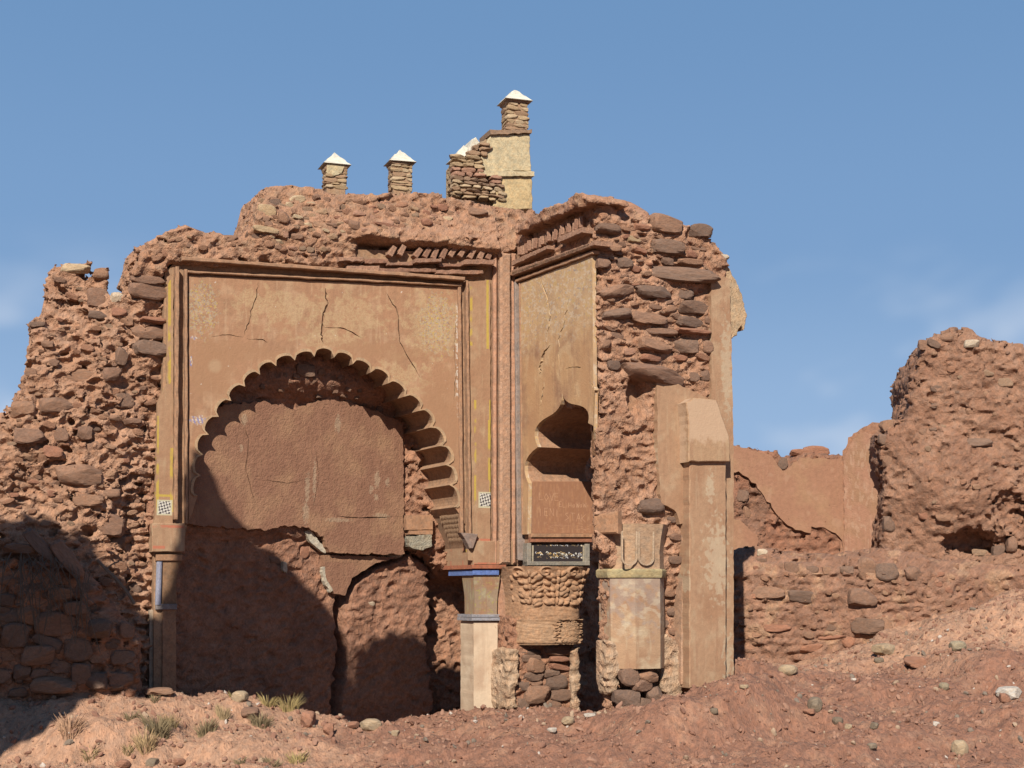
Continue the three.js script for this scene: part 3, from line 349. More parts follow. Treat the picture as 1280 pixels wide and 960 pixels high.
// far jamb face of the archway with scratched words, ledge and inscription panel
const jamb = thing('archway_jamb', 'smooth brown archway jamb scratched with words above a dark inscription panel', 'jamb', J); jamb.position.addScaledVector(J.N, .055);
{
  const cv = document.createElement('canvas'); cv.width = 512; cv.height = 448; const x = cv.getContext('2d'); x.fillStyle = '#93664a'; x.fillRect(0, 0, 512, 448);
  const r = rng(8); for (let i = 0; i < 900; i++) { x.fillStyle = `rgba(${r() > .5 ? '205,160,115' : '150,98,62'},${.05 + r() * .08})`; x.fillRect(r() * 512, r() * 448, 2 + r() * 14, 10 + r() * 60); }
  x.strokeStyle = 'rgba(215,176,140,.4)'; x.lineWidth = 2.4;
  const GL = { L: [[0, 0, 0, 1], [0, 1, .6, 1]], O: [[.3, 0, 0, .5], [0, .5, .3, 1], [.3, 1, .7, .5], [.7, .5, .3, 0]], V: [[0, 0, .35, 1], [.35, 1, .7, 0]], E: [[0, 0, 0, 1], [0, 0, .6, 0], [0, .5, .5, .5], [0, 1, .6, 1]], H: [[0, 0, 0, 1], [.6, 0, .6, 1], [0, .5, .6, .5]], a: [[.5, .45, .1, .6], [.1, .6, .2, 1], [.2, 1, .5, .9], [.5, .45, .55, 1]], W: [[0, 0, .2, 1], [.2, 1, .4, .3], [.4, .3, .6, 1], [.6, 1, .8, 0]], I: [[.2, 0, .2, 1]], N: [[0, 1, 0, 0], [0, 0, .6, 1], [.6, 1, .6, 0]], S: [[.6, 0, .1, .2], [.1, .2, .6, .7], [.6, .7, 0, 1]], T: [[0, 0, .7, 0], [.35, 0, .35, 1]], A: [[0, 1, .35, 0], [.35, 0, .7, 1], [.15, .6, .55, .6]], K: [[0, 0, 0, 1], [.6, 0, 0, .5], [0, .5, .6, 1]], i: [[.1, .4, .1, 1]] };
  const scratch = (word, px, py, hgt) => { for (const ch of word) { if (ch === ' ') { px += hgt * .5; continue; } const dy = (r() - .5) * hgt * .2; for (const [a, b, c, d] of GL[ch]) for (let k = 0; k < 2; k++) { x.beginPath(); const j = () => (r() - .5) * hgt * .1; x.moveTo(px + a * hgt * .8 + j(), py + dy + b * hgt + j()); x.lineTo(px + c * hgt * .8 + j(), py + dy + d * hgt + j()); x.stroke(); } px += hgt * (.72 + (r() - .5) * .12); } };
  scratch('LOVE', 50, 110, 62); scratch('EL HaWaWi', 215, 185, 42); scratch('IENI', 50, 245, 62); scratch('STAKi', 260, 280, 66);
  x.lineWidth = 2; for (let i = 0; i < 26; i++) { x.beginPath(); const a = 70 + r() * 400, b = 360 + r() * 60; x.moveTo(a, b); x.lineTo(a + 20 + r() * 40, b + (r() - .5) * 40); x.stroke(); }
  const t = new THREE.CanvasTexture(cv); t.colorSpace = THREE.SRGBColorSpace; const a = J.at(664, 600, .02), b = J.at(741, 667, .02); t.wrapS = t.wrapT = THREE.RepeatWrapping; t.repeat.set(1 / (b[0] - a[0]), 1 / (a[1] - b[1])); t.offset.set(-a[0] / (b[0] - a[0]), -b[1] / (a[1] - b[1]));
  part(jamb, 'scratched_plaster', ext(quadPts(J, 664, 602, 741, 667, .02), -.0, .02, { bevel: .004 }), plasterMat(t, 'scratched plaster', .002), 'plaster scratched with the words LOVE and STAKI');
  part(jamb, 'ledge', ext(quadPts(J, 662, 667, 741.5, 672, .07), -.02, .07, { bevel: .006 }), PLASTER);
  part(jamb, 'ledge', ext(quadPts(J, 661, 672.5, 740, 678, .045), -.02, .045, { bevel: .006 }), grainy([0.286, 0.112, 0.0588], { name: 'red paint' }));
  const cw = document.createElement('canvas'); cw.width = 512; cw.height = 160; const y = cw.getContext('2d'); y.fillStyle = '#2a2020'; y.fillRect(0, 0, 512, 160); y.lineWidth = 7; y.lineCap = 'round';
  for (let i = 0; i < 70; i++) { const px = 20 + r() * 470, py = 70 + r() * 70; y.strokeStyle = ['#c9a56a', '#d9d2c4', '#8a7350', '#b9b6b8'][i % 4]; y.lineWidth = 3 + r() * 6; y.beginPath(); y.moveTo(px, py); y.quadraticCurveTo(px + 20 * (r() - .3), py - 40 * r(), px + 34 * r(), py + 14 * (r() - .5)); y.stroke(); }
  const t2 = new THREE.CanvasTexture(cw); t2.colorSpace = THREE.SRGBColorSpace; t2.wrapS = t2.wrapT = THREE.RepeatWrapping; const c = J.at(664, 684, .0), d = J.at(730, 700, .0); t2.repeat.set(1 / (d[0] - c[0]), 1 / (c[1] - d[1])); t2.offset.set(-c[0] / (d[0] - c[0]), -d[1] / (c[1] - d[1]));
  part(jamb, 'inscription_panel', ext(quadPts(J, 660, 680, 732, 704), -.1, -.0), plasterMat(t2, 'painted inscription'), 'dark panel with a worn gold and white inscription');
  for (const q of [[657, 679, 662, 707], [729, 680, 735, 707], [657, 702, 735, 707]]) part(jamb, 'panel_frame', ext(quadPts(J, ...q, .035), -.1, q[1] > 700 ? .038 : .035, { bevel: .006 }), grainy([0.252, 0.215, 0.168], { name: 'grey painted frame' }));
  for (const q of [[663, 682, 665, 702], [726.5, 682, 728.5, 702]]) part(jamb, 'panel_frame', ext(quadPts(J, ...q, .015), -.05, .015, { bevel: .004 }), grainy([0.353, 0.292, 0.202]));
}
// carved column below it
const col = thing('carved_column', 'squat column with a carved leaf capital over a gutted rubble shaft', 'column', J);
{
  const cx = J.at(696, 740, .14)[0], y = (p) => J.at(682, p, .1)[1], W = 64, Hn = 70;
  const ring = (a, e = 3.2) => { const c = Math.cos(a), s = Math.sin(a); return [Math.sign(c) * Math.pow(Math.abs(c), 2 / e), Math.sign(s) * Math.pow(Math.abs(s), 2 / e)]; };
  const ARC = (() => { const a = [], N = 600; let l = 0, q = null; for (let i = 0; i <= N; i++) { const t = Math.PI * 1.02 - i / N * Math.PI * 1.04, p = ring(t); if (q) l += Math.hypot(p[0] - q[0], p[1] - q[1]); a.push([l, t]); q = p; } return (s) => { const w = s * l; let i = 1; while (i < N && a[i][0] < w) i++; const [l0, t0] = a[i - 1], [l1, t1] = a[i]; return lerp(t0, t1, (w - l0) / (l1 - l0 || 1)); }; })();
  const leaves = []; { const r = rng(15); for (const [c, w] of [[.3, .085], [.5, .1], [.7, .085]]) { for (let k = 0; k < 5; k++) { const t = .86 - k * .125; leaves.push([c, t, .012, .03, 0, 1]); for (const sg of [-1, 1]) for (let m = 1; m < 3; m++) leaves.push([c + sg * m * w * .36 + (r() - .5) * .016, t - m * m * .012 + (r() - .5) * .07, .014 + r() * .01, .024 + r() * .014, -sg * (.5 + m * .3), .8 + r() * .3]); } } for (let k = 0; k < 26; k++) leaves.push([.06 + r() * .88, .32 + r() * .62, .014 + r() * .008, .022 + r() * .012, r() * 6, .4 + r() * .4]); }
  const relief = (s, t) => { let h = 0; for (const [a, b, ra, rb, ang, q] of leaves) { const dx = s - a, dy = (t - b) * .42; if (Math.abs(dx) > .06 || Math.abs(dy) > .06) continue; const c = Math.cos(ang), n = Math.sin(ang), x = (dx * c + dy * n) / ra, y = (dy * c - dx * n) / rb, d = x * x + y * y; if (d < 1) h = Math.max(h, q * Math.sqrt(1 - d)); } for (const [x, yy, r0] of [[.22, .87, .055], [.41, .89, .05], [.6, .89, .055], [.79, .87, .055]]) { const dx = s - x, dy = (t - yy) * .42, d = Math.hypot(dx, dy), a = Math.atan2(dy, dx); if (d < r0) h = Math.max(h, (.5 + .5 * Math.sin(a + d * 130)) * (1 - sstep(r0 * .75, r0, d))); } return h * sstep(.2, .3, t) ; };
  const surf = (nu, nv, y0, y1, rad, rel, depth) => { const pos = [], uv = [], ix = []; for (let j = 0; j <= nv; j++) for (let i = 0; i <= nu; i++) { const s = i / nu, t = j / nv, a = ARC(s), [c, sn] = ring(a), r = rad(t), d = rel(s, t); pos.push(cx + c * (r + d), lerp(y0, y1, t), -.36 + sn * (depth + r - .5 + d)); uv.push(s * 1.9, t * Math.abs(y1 - y0)); } for (let j = 0; j < nv; j++) for (let i = 0; i < nu; i++) { const a = j * (nu + 1) + i; ix.push(a, a + 1, a + nu + 1, a + 1, a + nu + 2, a + nu + 1); } const g = new THREE.BufferGeometry(); g.setAttribute('position', new THREE.Float32BufferAttribute(pos, 3)); g.setAttribute('uv', new THREE.Float32BufferAttribute(uv, 2)); g.setIndex(ix); g.computeVertexNormals(); return g; };
  part(col, 'carved_capital', surf(260, 150, y(775), y(708), (t) => .475 + .1 * t * t * t, (s, t) => .04 * relief(s, t) + .006 * fbm2(s * 9, t * 9, 3), .52), grainy([0.386, 0.215, 0.118], { name: 'carved plaster', bump: 0 }), 'capital carved with leaves and scrolls');
  part(col, 'collar', surf(200, 60, y(806), y(774.5), (t) => .51 + .008 * sstep(.9, 1, t) - .02 * (1 - sstep(0, .1, t)), (s, t) => .006 * fbm2(s * 6, t * 5, 3) - .035 * sstep(.1, .35, 1 - Math.hypot((s - .62) * 4.5, (t - .45) * .8) * 1.4 + .5 * fbm2(s * 13, t * 9, 3)) * (.6 + .6 * Math.abs(fbm2(s * 40, t * 22, 3))), .53), grainy([0.395, 0.232, 0.13], { name: 'collar plaster', bump: 0 }), 'broken plaster collar');
  const core = netSolid({ poly: J.pts([[640, 770], [722, 770], [722, 905], [640, 905]], -.02), back: -.75, front: -.06, cell: .022, amp: .5, pebble: .02, colour: earth(MUD, [.36, .18, .102], MUDR) });
  const cc = part(col, 'rubble_core', core, NET);
  setStones(cc, J, core.userData.surface, [[671, 832, 27, 16], [668, 846, 26, 10], [673, 869, 33, 21], [698, 853, 33, 17], [694, 882, 20, 12], [665, 823, 26, 8], [700, 824, 28, 7, 0, REDSTONE], [702, 834, 25, 8, 8, REDSTONE], [692, 842, 20, 9], [672, 854, 14, 8], [657, 858, 16, 13], [702, 813, 36, 11], [704, 869, 26, 13], [708, 844, 13, 6], [668, 815, 26, 6], [655, 880, 16, 12]], STONE, .8, .55);
  part(col, 'plaster_strip', netSolid({ poly: J.pts([[634, 812], [650, 811], [650, 850], [645, 868], [648, 884], [634, 890]], .04), back: -.6, front: .03, cell: .02, round: .04, amp: .35, pebble: 0, pits: .06, colour: earth([.42, .27, .165], [.5, .34, .22], [.36, .2, .115]) }), NET);
  part(col, 'plaster_strip', netSolid({ poly: J.pts([[714, 812], [725, 808], [727, 892], [716, 892]], .02), back: -.5, front: .02, cell: .02, round: .04, amp: .35, pebble: 0, pits: .06, colour: earth([.42, .27, .165], [.5, .34, .22], [.36, .2, .115]) }), NET);
}

// ---------------------------------------------------------------- broken masonry pier
const pier = thing('masonry_pier', 'tall broken pier of dark stones and mud with plaster remains', 'pier', P);
const pierPoly = [[745, 300], [742, 268], [752, 250], [764, 248], [772, 266], [786, 268], [800, 272], [830, 276], [858, 284], [888, 300], [902, 318], [908, 345], [908, 420], [908, 905], [765, 905], [763, 720], [752, 690], [744, 668], [744, 600], [750, 575], [748, 520], [750, 480], [747, 440], [746, 360]];
const pierGeo = netSolid({ poly: P.pts(pierPoly), back: -1.15, trim: (u, v, w) => w < -.05 ? .03 - u : -1, carve: (u, v, w) => Math.min(P.at(760, 500)[1] - v, -.24 - w, P.at(815, 700)[0] - u), cell: .02, round: .07, amp: .7, pebble: .016, pits: .07, colour: earth([.35, .182, .104], [.4, .215, .128], [.3, .145, .08]), front: (u, v) => { const a = P.at(795, 495), h = Math.hypot((u - a[0]) / .16, (v - a[1]) / .34), b = P.at(800, 880); return .04 - .22 * (1 - sstep(.4, 1, h)) - .12 * sstep(P.at(800, 700)[1], P.at(800, 760)[1], v); } });
const footStones = [[784, 874, 36, 25], [801, 857, 26, 13], [786, 846, 22, 20], [810, 845, 26, 13], [818, 868, 20, 16], [803, 880, 22, 14]];
const pierCore = part(pier, 'rubble_core', pierGeo, NET);
const pierStones = [[831, 281, 52, 25], [873, 290, 30, 18], [890, 306, 13, 8], [757, 287, 38, 13], [758, 310, 32, 15], [831, 310, 46, 18], [862, 319, 18, 11, 0, REDSTONE], [872, 311, 22, 8], [778, 330, 26, 18], [751, 330, 18, 18], [832, 328, 18, 13], [860, 329, 32, 8], [851, 344, 86, 19], [770, 364, 48, 17, -18], [817, 366, 49, 18], [854, 367, 25, 18], [816, 384, 22, 7], [866, 386, 47, 18], [836, 388, 17, 9], [768, 394, 43, 13, -8], [808, 399, 48, 19], [859, 404, 41, 13], [883, 401, 12, 12], [825, 416, 40, 11], [862, 415, 48, 8, 0, REDSTONE], [812, 434, 49, 18, 4], [857, 433, 36, 25], [881, 435, 13, 16], [765, 457, 17, 13], [817, 469, 80, 24, 6], [881, 470, 14, 15], [866, 472, 16, 14], [810, 448, 34, 9, 0, REDSTONE], [849, 448, 21, 8, 0, REDSTONE], [756, 431, 12, 12], [810, 633, 41, 21, 0], [770, 420, 20, 10], [785, 440, 18, 9, -10, TANSTONE], [760, 375, 13, 8], [790, 300, 18, 10, 0, TANSTONE], [800, 285, 22, 9, 0, REDSTONE], [902, 322, 13, 8, 0, PALESTONE], [838, 650, 13, 10], [842, 672, 18, 9], [841, 700, 18, 11], [838, 740, 18, 13], [846, 765, 16, 11], [834, 780, 15, 12], [845, 790, 15, 8], [784, 874, 35, 24], [801, 857, 24, 12], [783, 844, 21, 21], [809, 845, 26, 12], [800, 834, 26, 10], [841, 877, 16, 14], [818, 868, 16, 14]];
setStones(pierCore, P, pierGeo.userData.surface, pierStones.map(([x, y, w, h, ...q]) => [x, y, w * .92, h * .8, ...q]), STONE, .85, .42);
scatterStones(pierCore, P, pierGeo.userData.surface, [[752, 290], [800, 278], [885, 305], [890, 460], [815, 455], [755, 460]], 150, 7, 22, 91, [...MUDSTONE, STONE[3], STONE[1], REDSTONE[1]], pierStones.map(([x, y, w, h]) => [x, y, w * .6, h]), .34);
for (const [x, y, w, h] of footStones) { const [u, v] = P.at(x, y, .12), s = P.scale(x, y, .12); stone(pierCore, u, v, .1, w * s * .6, h * s * .6, .13, .1 * Math.sin(x)); }
const PPLAST = plasterMat(panelTex(P, [815, 330, 935, 880], 512, 1400, (() => { const w = [patch(P, 903, 460, 9, 60, .8, 9), patch(P, 885, 700, 24, 50, 1.1, 8), patch(P, 873, 610, 6, 20, .9, 10), patch(P, 900, 830, 14, 60, .9, 9)]; return (u, v) => { let c = weathered(u, v, [0.357, 0.206, 0.116], [0.432, 0.301, 0.183], .45); for (const p of w) c = mix3(c, [0.498, 0.404, 0.274], .45 * p(u, v)); return c; }; })()), 'pier plaster');
part(pier, 'plaster_slab', chipped(P.pts([[821, 468], [826, 466], [835, 473], [862, 487], [890, 500], [890, 650], [850, 655], [846, 640], [826, 628], [822, 560]], .12), -.06, .12, 101, .01, .05), PPLAST);
part(pier, 'corner_strip', chipped(P.pts([[889, 352], [897, 345], [912, 348], [914, 420], [917, 560], [917, 850], [889, 850]], .1), -.3, .1, 103, .008, .06), PPLAST, 'pale worn plaster strip at the corner');
part(pier, 'engaged_shaft', chipped(quadPts(P, 862, 576, 908, 860, .27), -.1, .27, 105, .005, .06, { bevel: .012 }), PPLAST);
part(pier, 'engaged_shaft', bar(P, [853, 590], [850, 855], .1, -.1, .12, .02), grainy([0.395, 0.232, 0.143], { name: 'pink plaster' }));
part(pier, 'shaft_capital', chipped(P.pts([[861, 577], [913, 577], [912, 545], [903, 520], [896, 500], [868, 497], [858, 503], [861, 530]], .33), -.1, .33, 107, .006, .05, { bevel: .012 }), plasterMat(panelTex(P, [850, 490, 920, 580], 256, 256, (u, v) => { let c = weathered(u, v, [0.373, 0.224, 0.124], [0.415, 0.284, 0.166], .4); return mix3(c, [.5, .335, .215], .8 * sstep(P.at(880, 556, .3)[1], P.at(880, 546, .3)[1], v + .1 * fbm2(u * 8, v * 8, 3))); }, .3), 'capital plaster'), 'capital with a pale upper half');
part(pier, 'plaster_fragment', chipped(P.pts([[896, 350], [900, 332], [907, 326], [913, 338], [921, 352], [929, 372], [934, 396], [930, 412], [926, 408], [921, 418], [914, 424], [897, 420]], .0), -.35, .0, 109, .012, .03, { bevel: .01 }), grainy([0.437, 0.292, 0.168], { name: 'torn pale plaster', bump: .012 }), 'torn plaster edge jutting past the corner');
// octagonal pilaster with twin-arch capital
const pil = thing('octagonal_pilaster', 'eight-sided pilaster with twin arch capital leaning on the masonry pier', 'pilaster', P);
{
  const oc = (r, sq = 1) => [[-r, -.3], [-r, -.02], [-r * .42, r * .62 * sq], [r * .55, r * .62 * sq], [r, .05], [r, -.3]].reverse(), cx = P.at(800, 740, .08)[0], y = (p) => P.at(794, p, .15)[1];
  const pt = plasterMat(tex(256, 512, (a, b) => { let c = weathered(a * 1.5, b * 2, [0.382, 0.232, 0.133], [0.498, 0.387, 0.249], .6); c = mix3(c, [.27, .235, .22], .4 * sstep(.68, .92, b + .4 * fbm2(a * 9, b * 9, 4))); c = mix3(c, [.5, .4, .28], .5 * sstep(.1, .4, fbm2(a * 7 + 3, b * 9, 4)) * sstep(.5, .7, b)); return c; }), 'stained pilaster plaster'); pt.map.repeat.set(1 / 1.2, 1 / (y(722) - y(905)));  pt.map.offset.set(0, -y(905) / (y(722) - y(905)));
  part(pil, 'shaft', loft(oc(.36), [[y(836), .97, cx, .0], [y(770), 1, cx, 0], [y(722), 1, cx, 0]]), pt, 'shaft with grey blue stains');
  part(pil, 'shaft_edge', netSolid({ poly: P.pts([[759, 800], [780, 806], [779, 845], [771, 866], [764, 870], [759, 850]], .06), back: -.25, front: .05, cell: .02, round: .04, amp: .35, pebble: 0, pits: .06, colour: earth([.42, .27, .165], [.5, .34, .22], [.36, .2, .115]) }), NET);
  part(pil, 'shaft_edge', netSolid({ poly: P.pts([[824, 800], [834, 792], [852, 808], [852, 872], [838, 880], [826, 860]], .04), back: -.25, front: .05, cell: .02, round: .04, amp: .35, pebble: 0, pits: .06, colour: earth([.42, .27, .165], [.5, .34, .22], [.36, .2, .115]) }), NET);
  part(pil, 'band', loft(oc(.385), [[y(722), 1, cx, 0], [y(719), 1.03, cx, 0], [y(713), 1.03, cx, 0], [y(711), .98, cx, 0]]), grainy([0.37, 0.284, 0.143], { name: 'greenish band' }));
  part(pil, 'capital', loft(oc(.362), [[y(711), 1, cx, 0], [y(690), .99, cx, 0], [y(672), 1.04, cx, .01], [y(655), 1.14, cx, .02]]), grainy([0.42, 0.267, 0.16], { name: 'capital plaster', bump: .006 }), 'capital moulded with a pair of arches');
  for (const [x, w] of [[786, 10], [807, 10]]) { const pts = []; for (let k = 0; k <= 14; k++) { const a = Math.PI * k / 14; pts.push([x + Math.cos(a) * w, 698 + Math.sin(a) * 9]); } const q = [[x + w, 665], ...pts, [x - w, 665]], z = .24; const inn = q.map(([a, b]) => [x + (a - x) * .8, b - 1.6]); part(pil, 'arch_rib', ext(P.pts([...q, ...inn.reverse()], z), z, z + .018), grainy([0.47, 0.327, 0.21])); }
  const m = part(pil, 'impost', ext([[0, y(668)], [.36, y(668)], [.36, y(640)], [0, y(644)]], 0, .1, { bevel: .02 }), PLASTER); m.rotation.y = -Math.PI / 2 * .72; m.position.set(P.at(752, 650)[0], 0, -.1);
}

// ---------------------------------------------------------------- wall blocking the arch
const block = thing('blocking_wall', 'brown mud wall closing the scalloped arch from behind', 'wall', I);
const iv = (x, y) => I.at(x, y)[1];
const canyon = I.pts([[512, 690], [475, 703], [445, 725], [431, 752], [431, 790], [434, 825], [428, 875], [424, 905]]);
const segD = (pts, u, v) => { let d = 9; for (let i = 0; i < pts.length - 1; i++) { const [ax, ay] = pts[i], [bx, by] = pts[i + 1], t = clamp(((u - ax) * (bx - ax) + (v - ay) * (by - ay)) / ((bx - ax) ** 2 + (by - ay) ** 2)); d = Math.min(d, Math.hypot(u - ax - t * (bx - ax), v - ay - t * (by - ay))); } return d; };
const top505 = iv(390, 506), plBot = iv(390, 668);
const blockGeo = netSolid({ poly: I.pts([[190, 920], [190, 540], [255, 490], [285, 466], [322, 446], [350, 436], [378, 428], [402, 426], [438, 436], [470, 455], [500, 480], [518, 505], [514, 690], [528, 700], [543, 712], [546, 760], [538, 800], [546, 860], [548, 920]]), back: -.7, cell: .022, round: .05, amp: .5, pebble: 0, pits: .05,
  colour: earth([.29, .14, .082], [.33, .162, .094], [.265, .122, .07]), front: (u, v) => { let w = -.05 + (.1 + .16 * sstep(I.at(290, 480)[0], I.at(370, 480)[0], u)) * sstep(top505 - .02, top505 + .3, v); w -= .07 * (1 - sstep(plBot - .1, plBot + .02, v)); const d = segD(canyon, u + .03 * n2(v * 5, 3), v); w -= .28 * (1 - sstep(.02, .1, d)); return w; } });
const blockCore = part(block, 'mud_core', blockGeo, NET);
scatterStones(blockCore, I, blockGeo.userData.surface, [[300, 482], [350, 462], [400, 458], [470, 498], [500, 522], [400, 500], [310, 498]], 26, 6, 16, 131, [...STONE, STONE[3]], [], .8);
setStones(blockCore, I, blockGeo.userData.surface, [[372, 466, 24, 17], [497, 700, 26, 11, -20, PALESTONE], [387, 690, 12, 13, 10, REDSTONE], [350, 700, 14, 8], [470, 754, 10, 5, 20, PALESTONE]], STONE, .8, .4);
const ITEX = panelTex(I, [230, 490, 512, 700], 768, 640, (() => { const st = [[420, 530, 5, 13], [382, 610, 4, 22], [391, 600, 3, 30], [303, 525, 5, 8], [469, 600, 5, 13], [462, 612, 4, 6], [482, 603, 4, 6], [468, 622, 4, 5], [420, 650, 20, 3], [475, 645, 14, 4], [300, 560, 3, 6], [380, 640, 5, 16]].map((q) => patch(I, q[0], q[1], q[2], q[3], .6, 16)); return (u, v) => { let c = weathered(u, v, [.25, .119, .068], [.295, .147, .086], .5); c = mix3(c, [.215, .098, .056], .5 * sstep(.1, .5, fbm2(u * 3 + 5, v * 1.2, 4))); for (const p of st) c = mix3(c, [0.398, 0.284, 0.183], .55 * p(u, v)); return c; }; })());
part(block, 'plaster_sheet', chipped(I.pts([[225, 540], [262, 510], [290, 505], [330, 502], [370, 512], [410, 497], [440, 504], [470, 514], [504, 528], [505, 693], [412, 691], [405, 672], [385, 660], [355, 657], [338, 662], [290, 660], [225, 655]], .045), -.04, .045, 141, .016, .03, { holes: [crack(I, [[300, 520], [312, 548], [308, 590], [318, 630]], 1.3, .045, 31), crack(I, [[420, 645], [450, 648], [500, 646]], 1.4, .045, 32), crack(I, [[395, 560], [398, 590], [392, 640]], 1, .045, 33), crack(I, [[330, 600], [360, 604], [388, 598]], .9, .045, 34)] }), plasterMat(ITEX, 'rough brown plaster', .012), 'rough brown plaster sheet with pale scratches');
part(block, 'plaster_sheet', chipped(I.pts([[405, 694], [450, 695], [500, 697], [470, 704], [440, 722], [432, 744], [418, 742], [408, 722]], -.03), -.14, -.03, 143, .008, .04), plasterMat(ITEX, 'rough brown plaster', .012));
for (const q of [[[381, 664], [388, 662], [398, 676], [409, 686], [406, 692], [395, 684], [386, 676]], [[402, 710], [408, 708], [416, 722], [419, 736], [413, 741], [406, 728]], [[354, 702], [359, 705], [358, 716], [354, 712]]]) part(block, 'lime_patch', chipped(I.pts(q, -.04), -.1, -.035, q[0][0], .01, .025), grainy([0.47, 0.396, 0.294], { name: 'lime', bump: .01 }), 'patch of white lime');
// rubble left standing behind the right jamb
const jr = thing('jamb_rubble', 'crumbling rubble and stepped plaster behind the honeycomb foot of the arch', 'rubble', L);
{
  const g = netSolid({ poly: L.pts([[440, 430], [520, 440], [600, 500], [640, 600], [650, 640], [655, 905], [556, 905], [551, 800], [544, 760], [552, 715], [538, 695], [512, 690], [440, 690]], -.8), back: -2.2, front: (u, v) => -.86 - .62 * (1 - sstep(L.at(560, 735)[1], L.at(560, 705)[1], v)), cell: .025, amp: .8, pebble: .02, colour: earth(MUD, [.36, .18, .102], MUDR) });
  const c = part(jr, 'rubble_core', g, NET);
  part(jr, 'step', chipped(quadPts(L, 508, 644, 541, 662, -.72), -1.1, -.72, 151, .006), PLASTER); part(jr, 'step', chipped(quadPts(L, 512, 663, 541, 668, -.7), -1.1, -.7, 152, .004), PLASTER);
  part(jr, 'carved_fragment', chipped(L.pts([[511, 670], [540, 668], [540, 682], [528, 688], [512, 684]], -.7), -1.1, -.7, 153, .012, .03), grainy([0.302, 0.258, 0.185], { bump: .02 }));
  setStones(c, L, g.userData.surface, [[530, 690, 22, 13, 0, PALESTONE], [527, 605, 13, 14], [560, 770, 18, 22], [565, 800, 14, 30], [522, 620, 14, 10]], STONE);
}
// mud wall of the room behind the archway
{ const f = new Frame(J.world(0, 0, -2.6).x, J.world(0, 0, -2.6).z, 25.5), t = thing('inner_mud_wall', 'mud wall in the dark gap between the carved column and the octagonal pilaster', 'wall', f);
  part(t, 'mud_core', netSolid({ poly: f.pts([[690, 560], [830, 560], [830, 920], [690, 920]]), back: -.5, front: 0, cell: .035, amp: .8, pebble: 0, colour: earth(MUD, [.36, .18, .102], DUST) }), NET); }

// ---------------------------------------------------------------- rubble wall on the left
const rub = thing('rubble_wall', 'ragged wall of pink mud and dark stones beside the yellow striped pilaster', 'wall', L);
const rubPoly = [[-130, 900], [-130, 600], [-60, 560], [-15, 530], [12, 515], [30, 500], [38, 468], [46, 430], [47, 402], [62, 380], [68, 352], [80, 328], [116, 326], [120, 338], [138, 336], [138, 352], [134, 362], [139, 374], [156, 366], [160, 376], [168, 382], [166, 345], [180, 305], [200, 295], [222, 305], [220, 340], [216, 350], [214, 480], [208, 500], [204, 560], [200, 900]];
const rubCore = netSolid({ poly: L.pts(rubPoly), back: -.75, cell: .02, round: .06, amp: 1.2, pebble: .02, pebbleSize: .07, pits: .17, colour: earth([.36, .19, .11], [.41, .225, .135], [.32, .16, .092]), front: (u, v) => { const x = L.at(190, 740)[0] - u; const t = 1 - sstep(L.at(100, 640)[1], L.at(100, 380)[1], v); return -.04 - courses(u, v, .1, .24) * (1 - sstep(.2, .5, x + .15 * n2(u * 2, v * 2))) * t - .06 * (1 - sstep(-.12, .1, x)) + .28 * t * sstep(0, 1, x) - .25 * sstep(L.at(60, 470)[1], L.at(60, 330)[1], v) * sstep(.3, 1, x); } });
const rubMesh = part(rub, 'mud_core', rubCore, NET);
const rubStones = [[100, 330, 34, 13, 0, TANSTONE], [130, 338, 20, 14], [79, 345, 14, 8], [125, 369, 28, 23], [125, 392, 25, 11], [136, 406, 15, 13, 0, TANSTONE], [148, 371, 14, 15, 0, PALESTONE], [149, 390, 17, 12, 0, REDSTONE], [160, 399, 19, 18], [186, 364, 44, 21], [184, 350, 38, 10], [213, 333, 17, 22], [188, 415, 37, 18], [186, 436, 44, 20], [152, 446, 18, 21, 10], [94, 470, 54, 17], [139, 469, 23, 18], [191, 400, 36, 7, 0, REDSTONE], [49, 403, 18, 8, -10], [38, 466, 14, 10], [68, 508, 44, 21, -8], [155, 501, 23, 22], [28, 513, 28, 22], [31, 548, 33, 22], [103, 543, 18, 21], [118, 532, 21, 14], [110, 562, 28, 13, -25], [98, 594, 51, 27], [51, 571, 10, 20], [103, 627, 37, 16], [136, 655, 41, 29, 5], [166, 596, 23, 8], [147, 679, 21, 16, -15], [136, 618, 23, 11], [63, 567, 22, 18, 0, REDSTONE], [143, 709, 27, 15], [170, 735, 18, 16], [75, 545, 17, 20], [165, 527, 22, 9], [180, 470, 20, 8], [60, 430, 15, 10]];
setStones(rubMesh, L, rubCore.userData.surface, rubStones.map(([x, y, w, h, ...q]) => [x, y, w * .95, h * .88, ...q]), [...STONE, STONE[1], STONE[3], MUDSTONE[2]], .85, .38);
scatterStones(rubMesh, L, rubCore.userData.surface, [[10, 530], [48, 430], [80, 345], [130, 345], [170, 390], [195, 320], [200, 480], [188, 560], [186, 760], [60, 720], [0, 680]], 150, 6, 17, 161, [...MUDSTONE, ...MUDSTONE, STONE[1], STONE[3], TANSTONE[3], REDSTONE[1]], rubStones, .5);
{ const f = fromSight(0, 25, 8), t = solo('far_wall', chipped(f.pts([[-120, 520], [22, 516], [30, 560], [30, 640], [-120, 640]]), -.4, 0, 170, .02, .1), grainy([0.42, 0.284, 0.16]), 'sliver of tan plastered wall beyond the ragged mud wall', 'wall'); t.position.copy(f.o); t.rotation.y = f.a; }

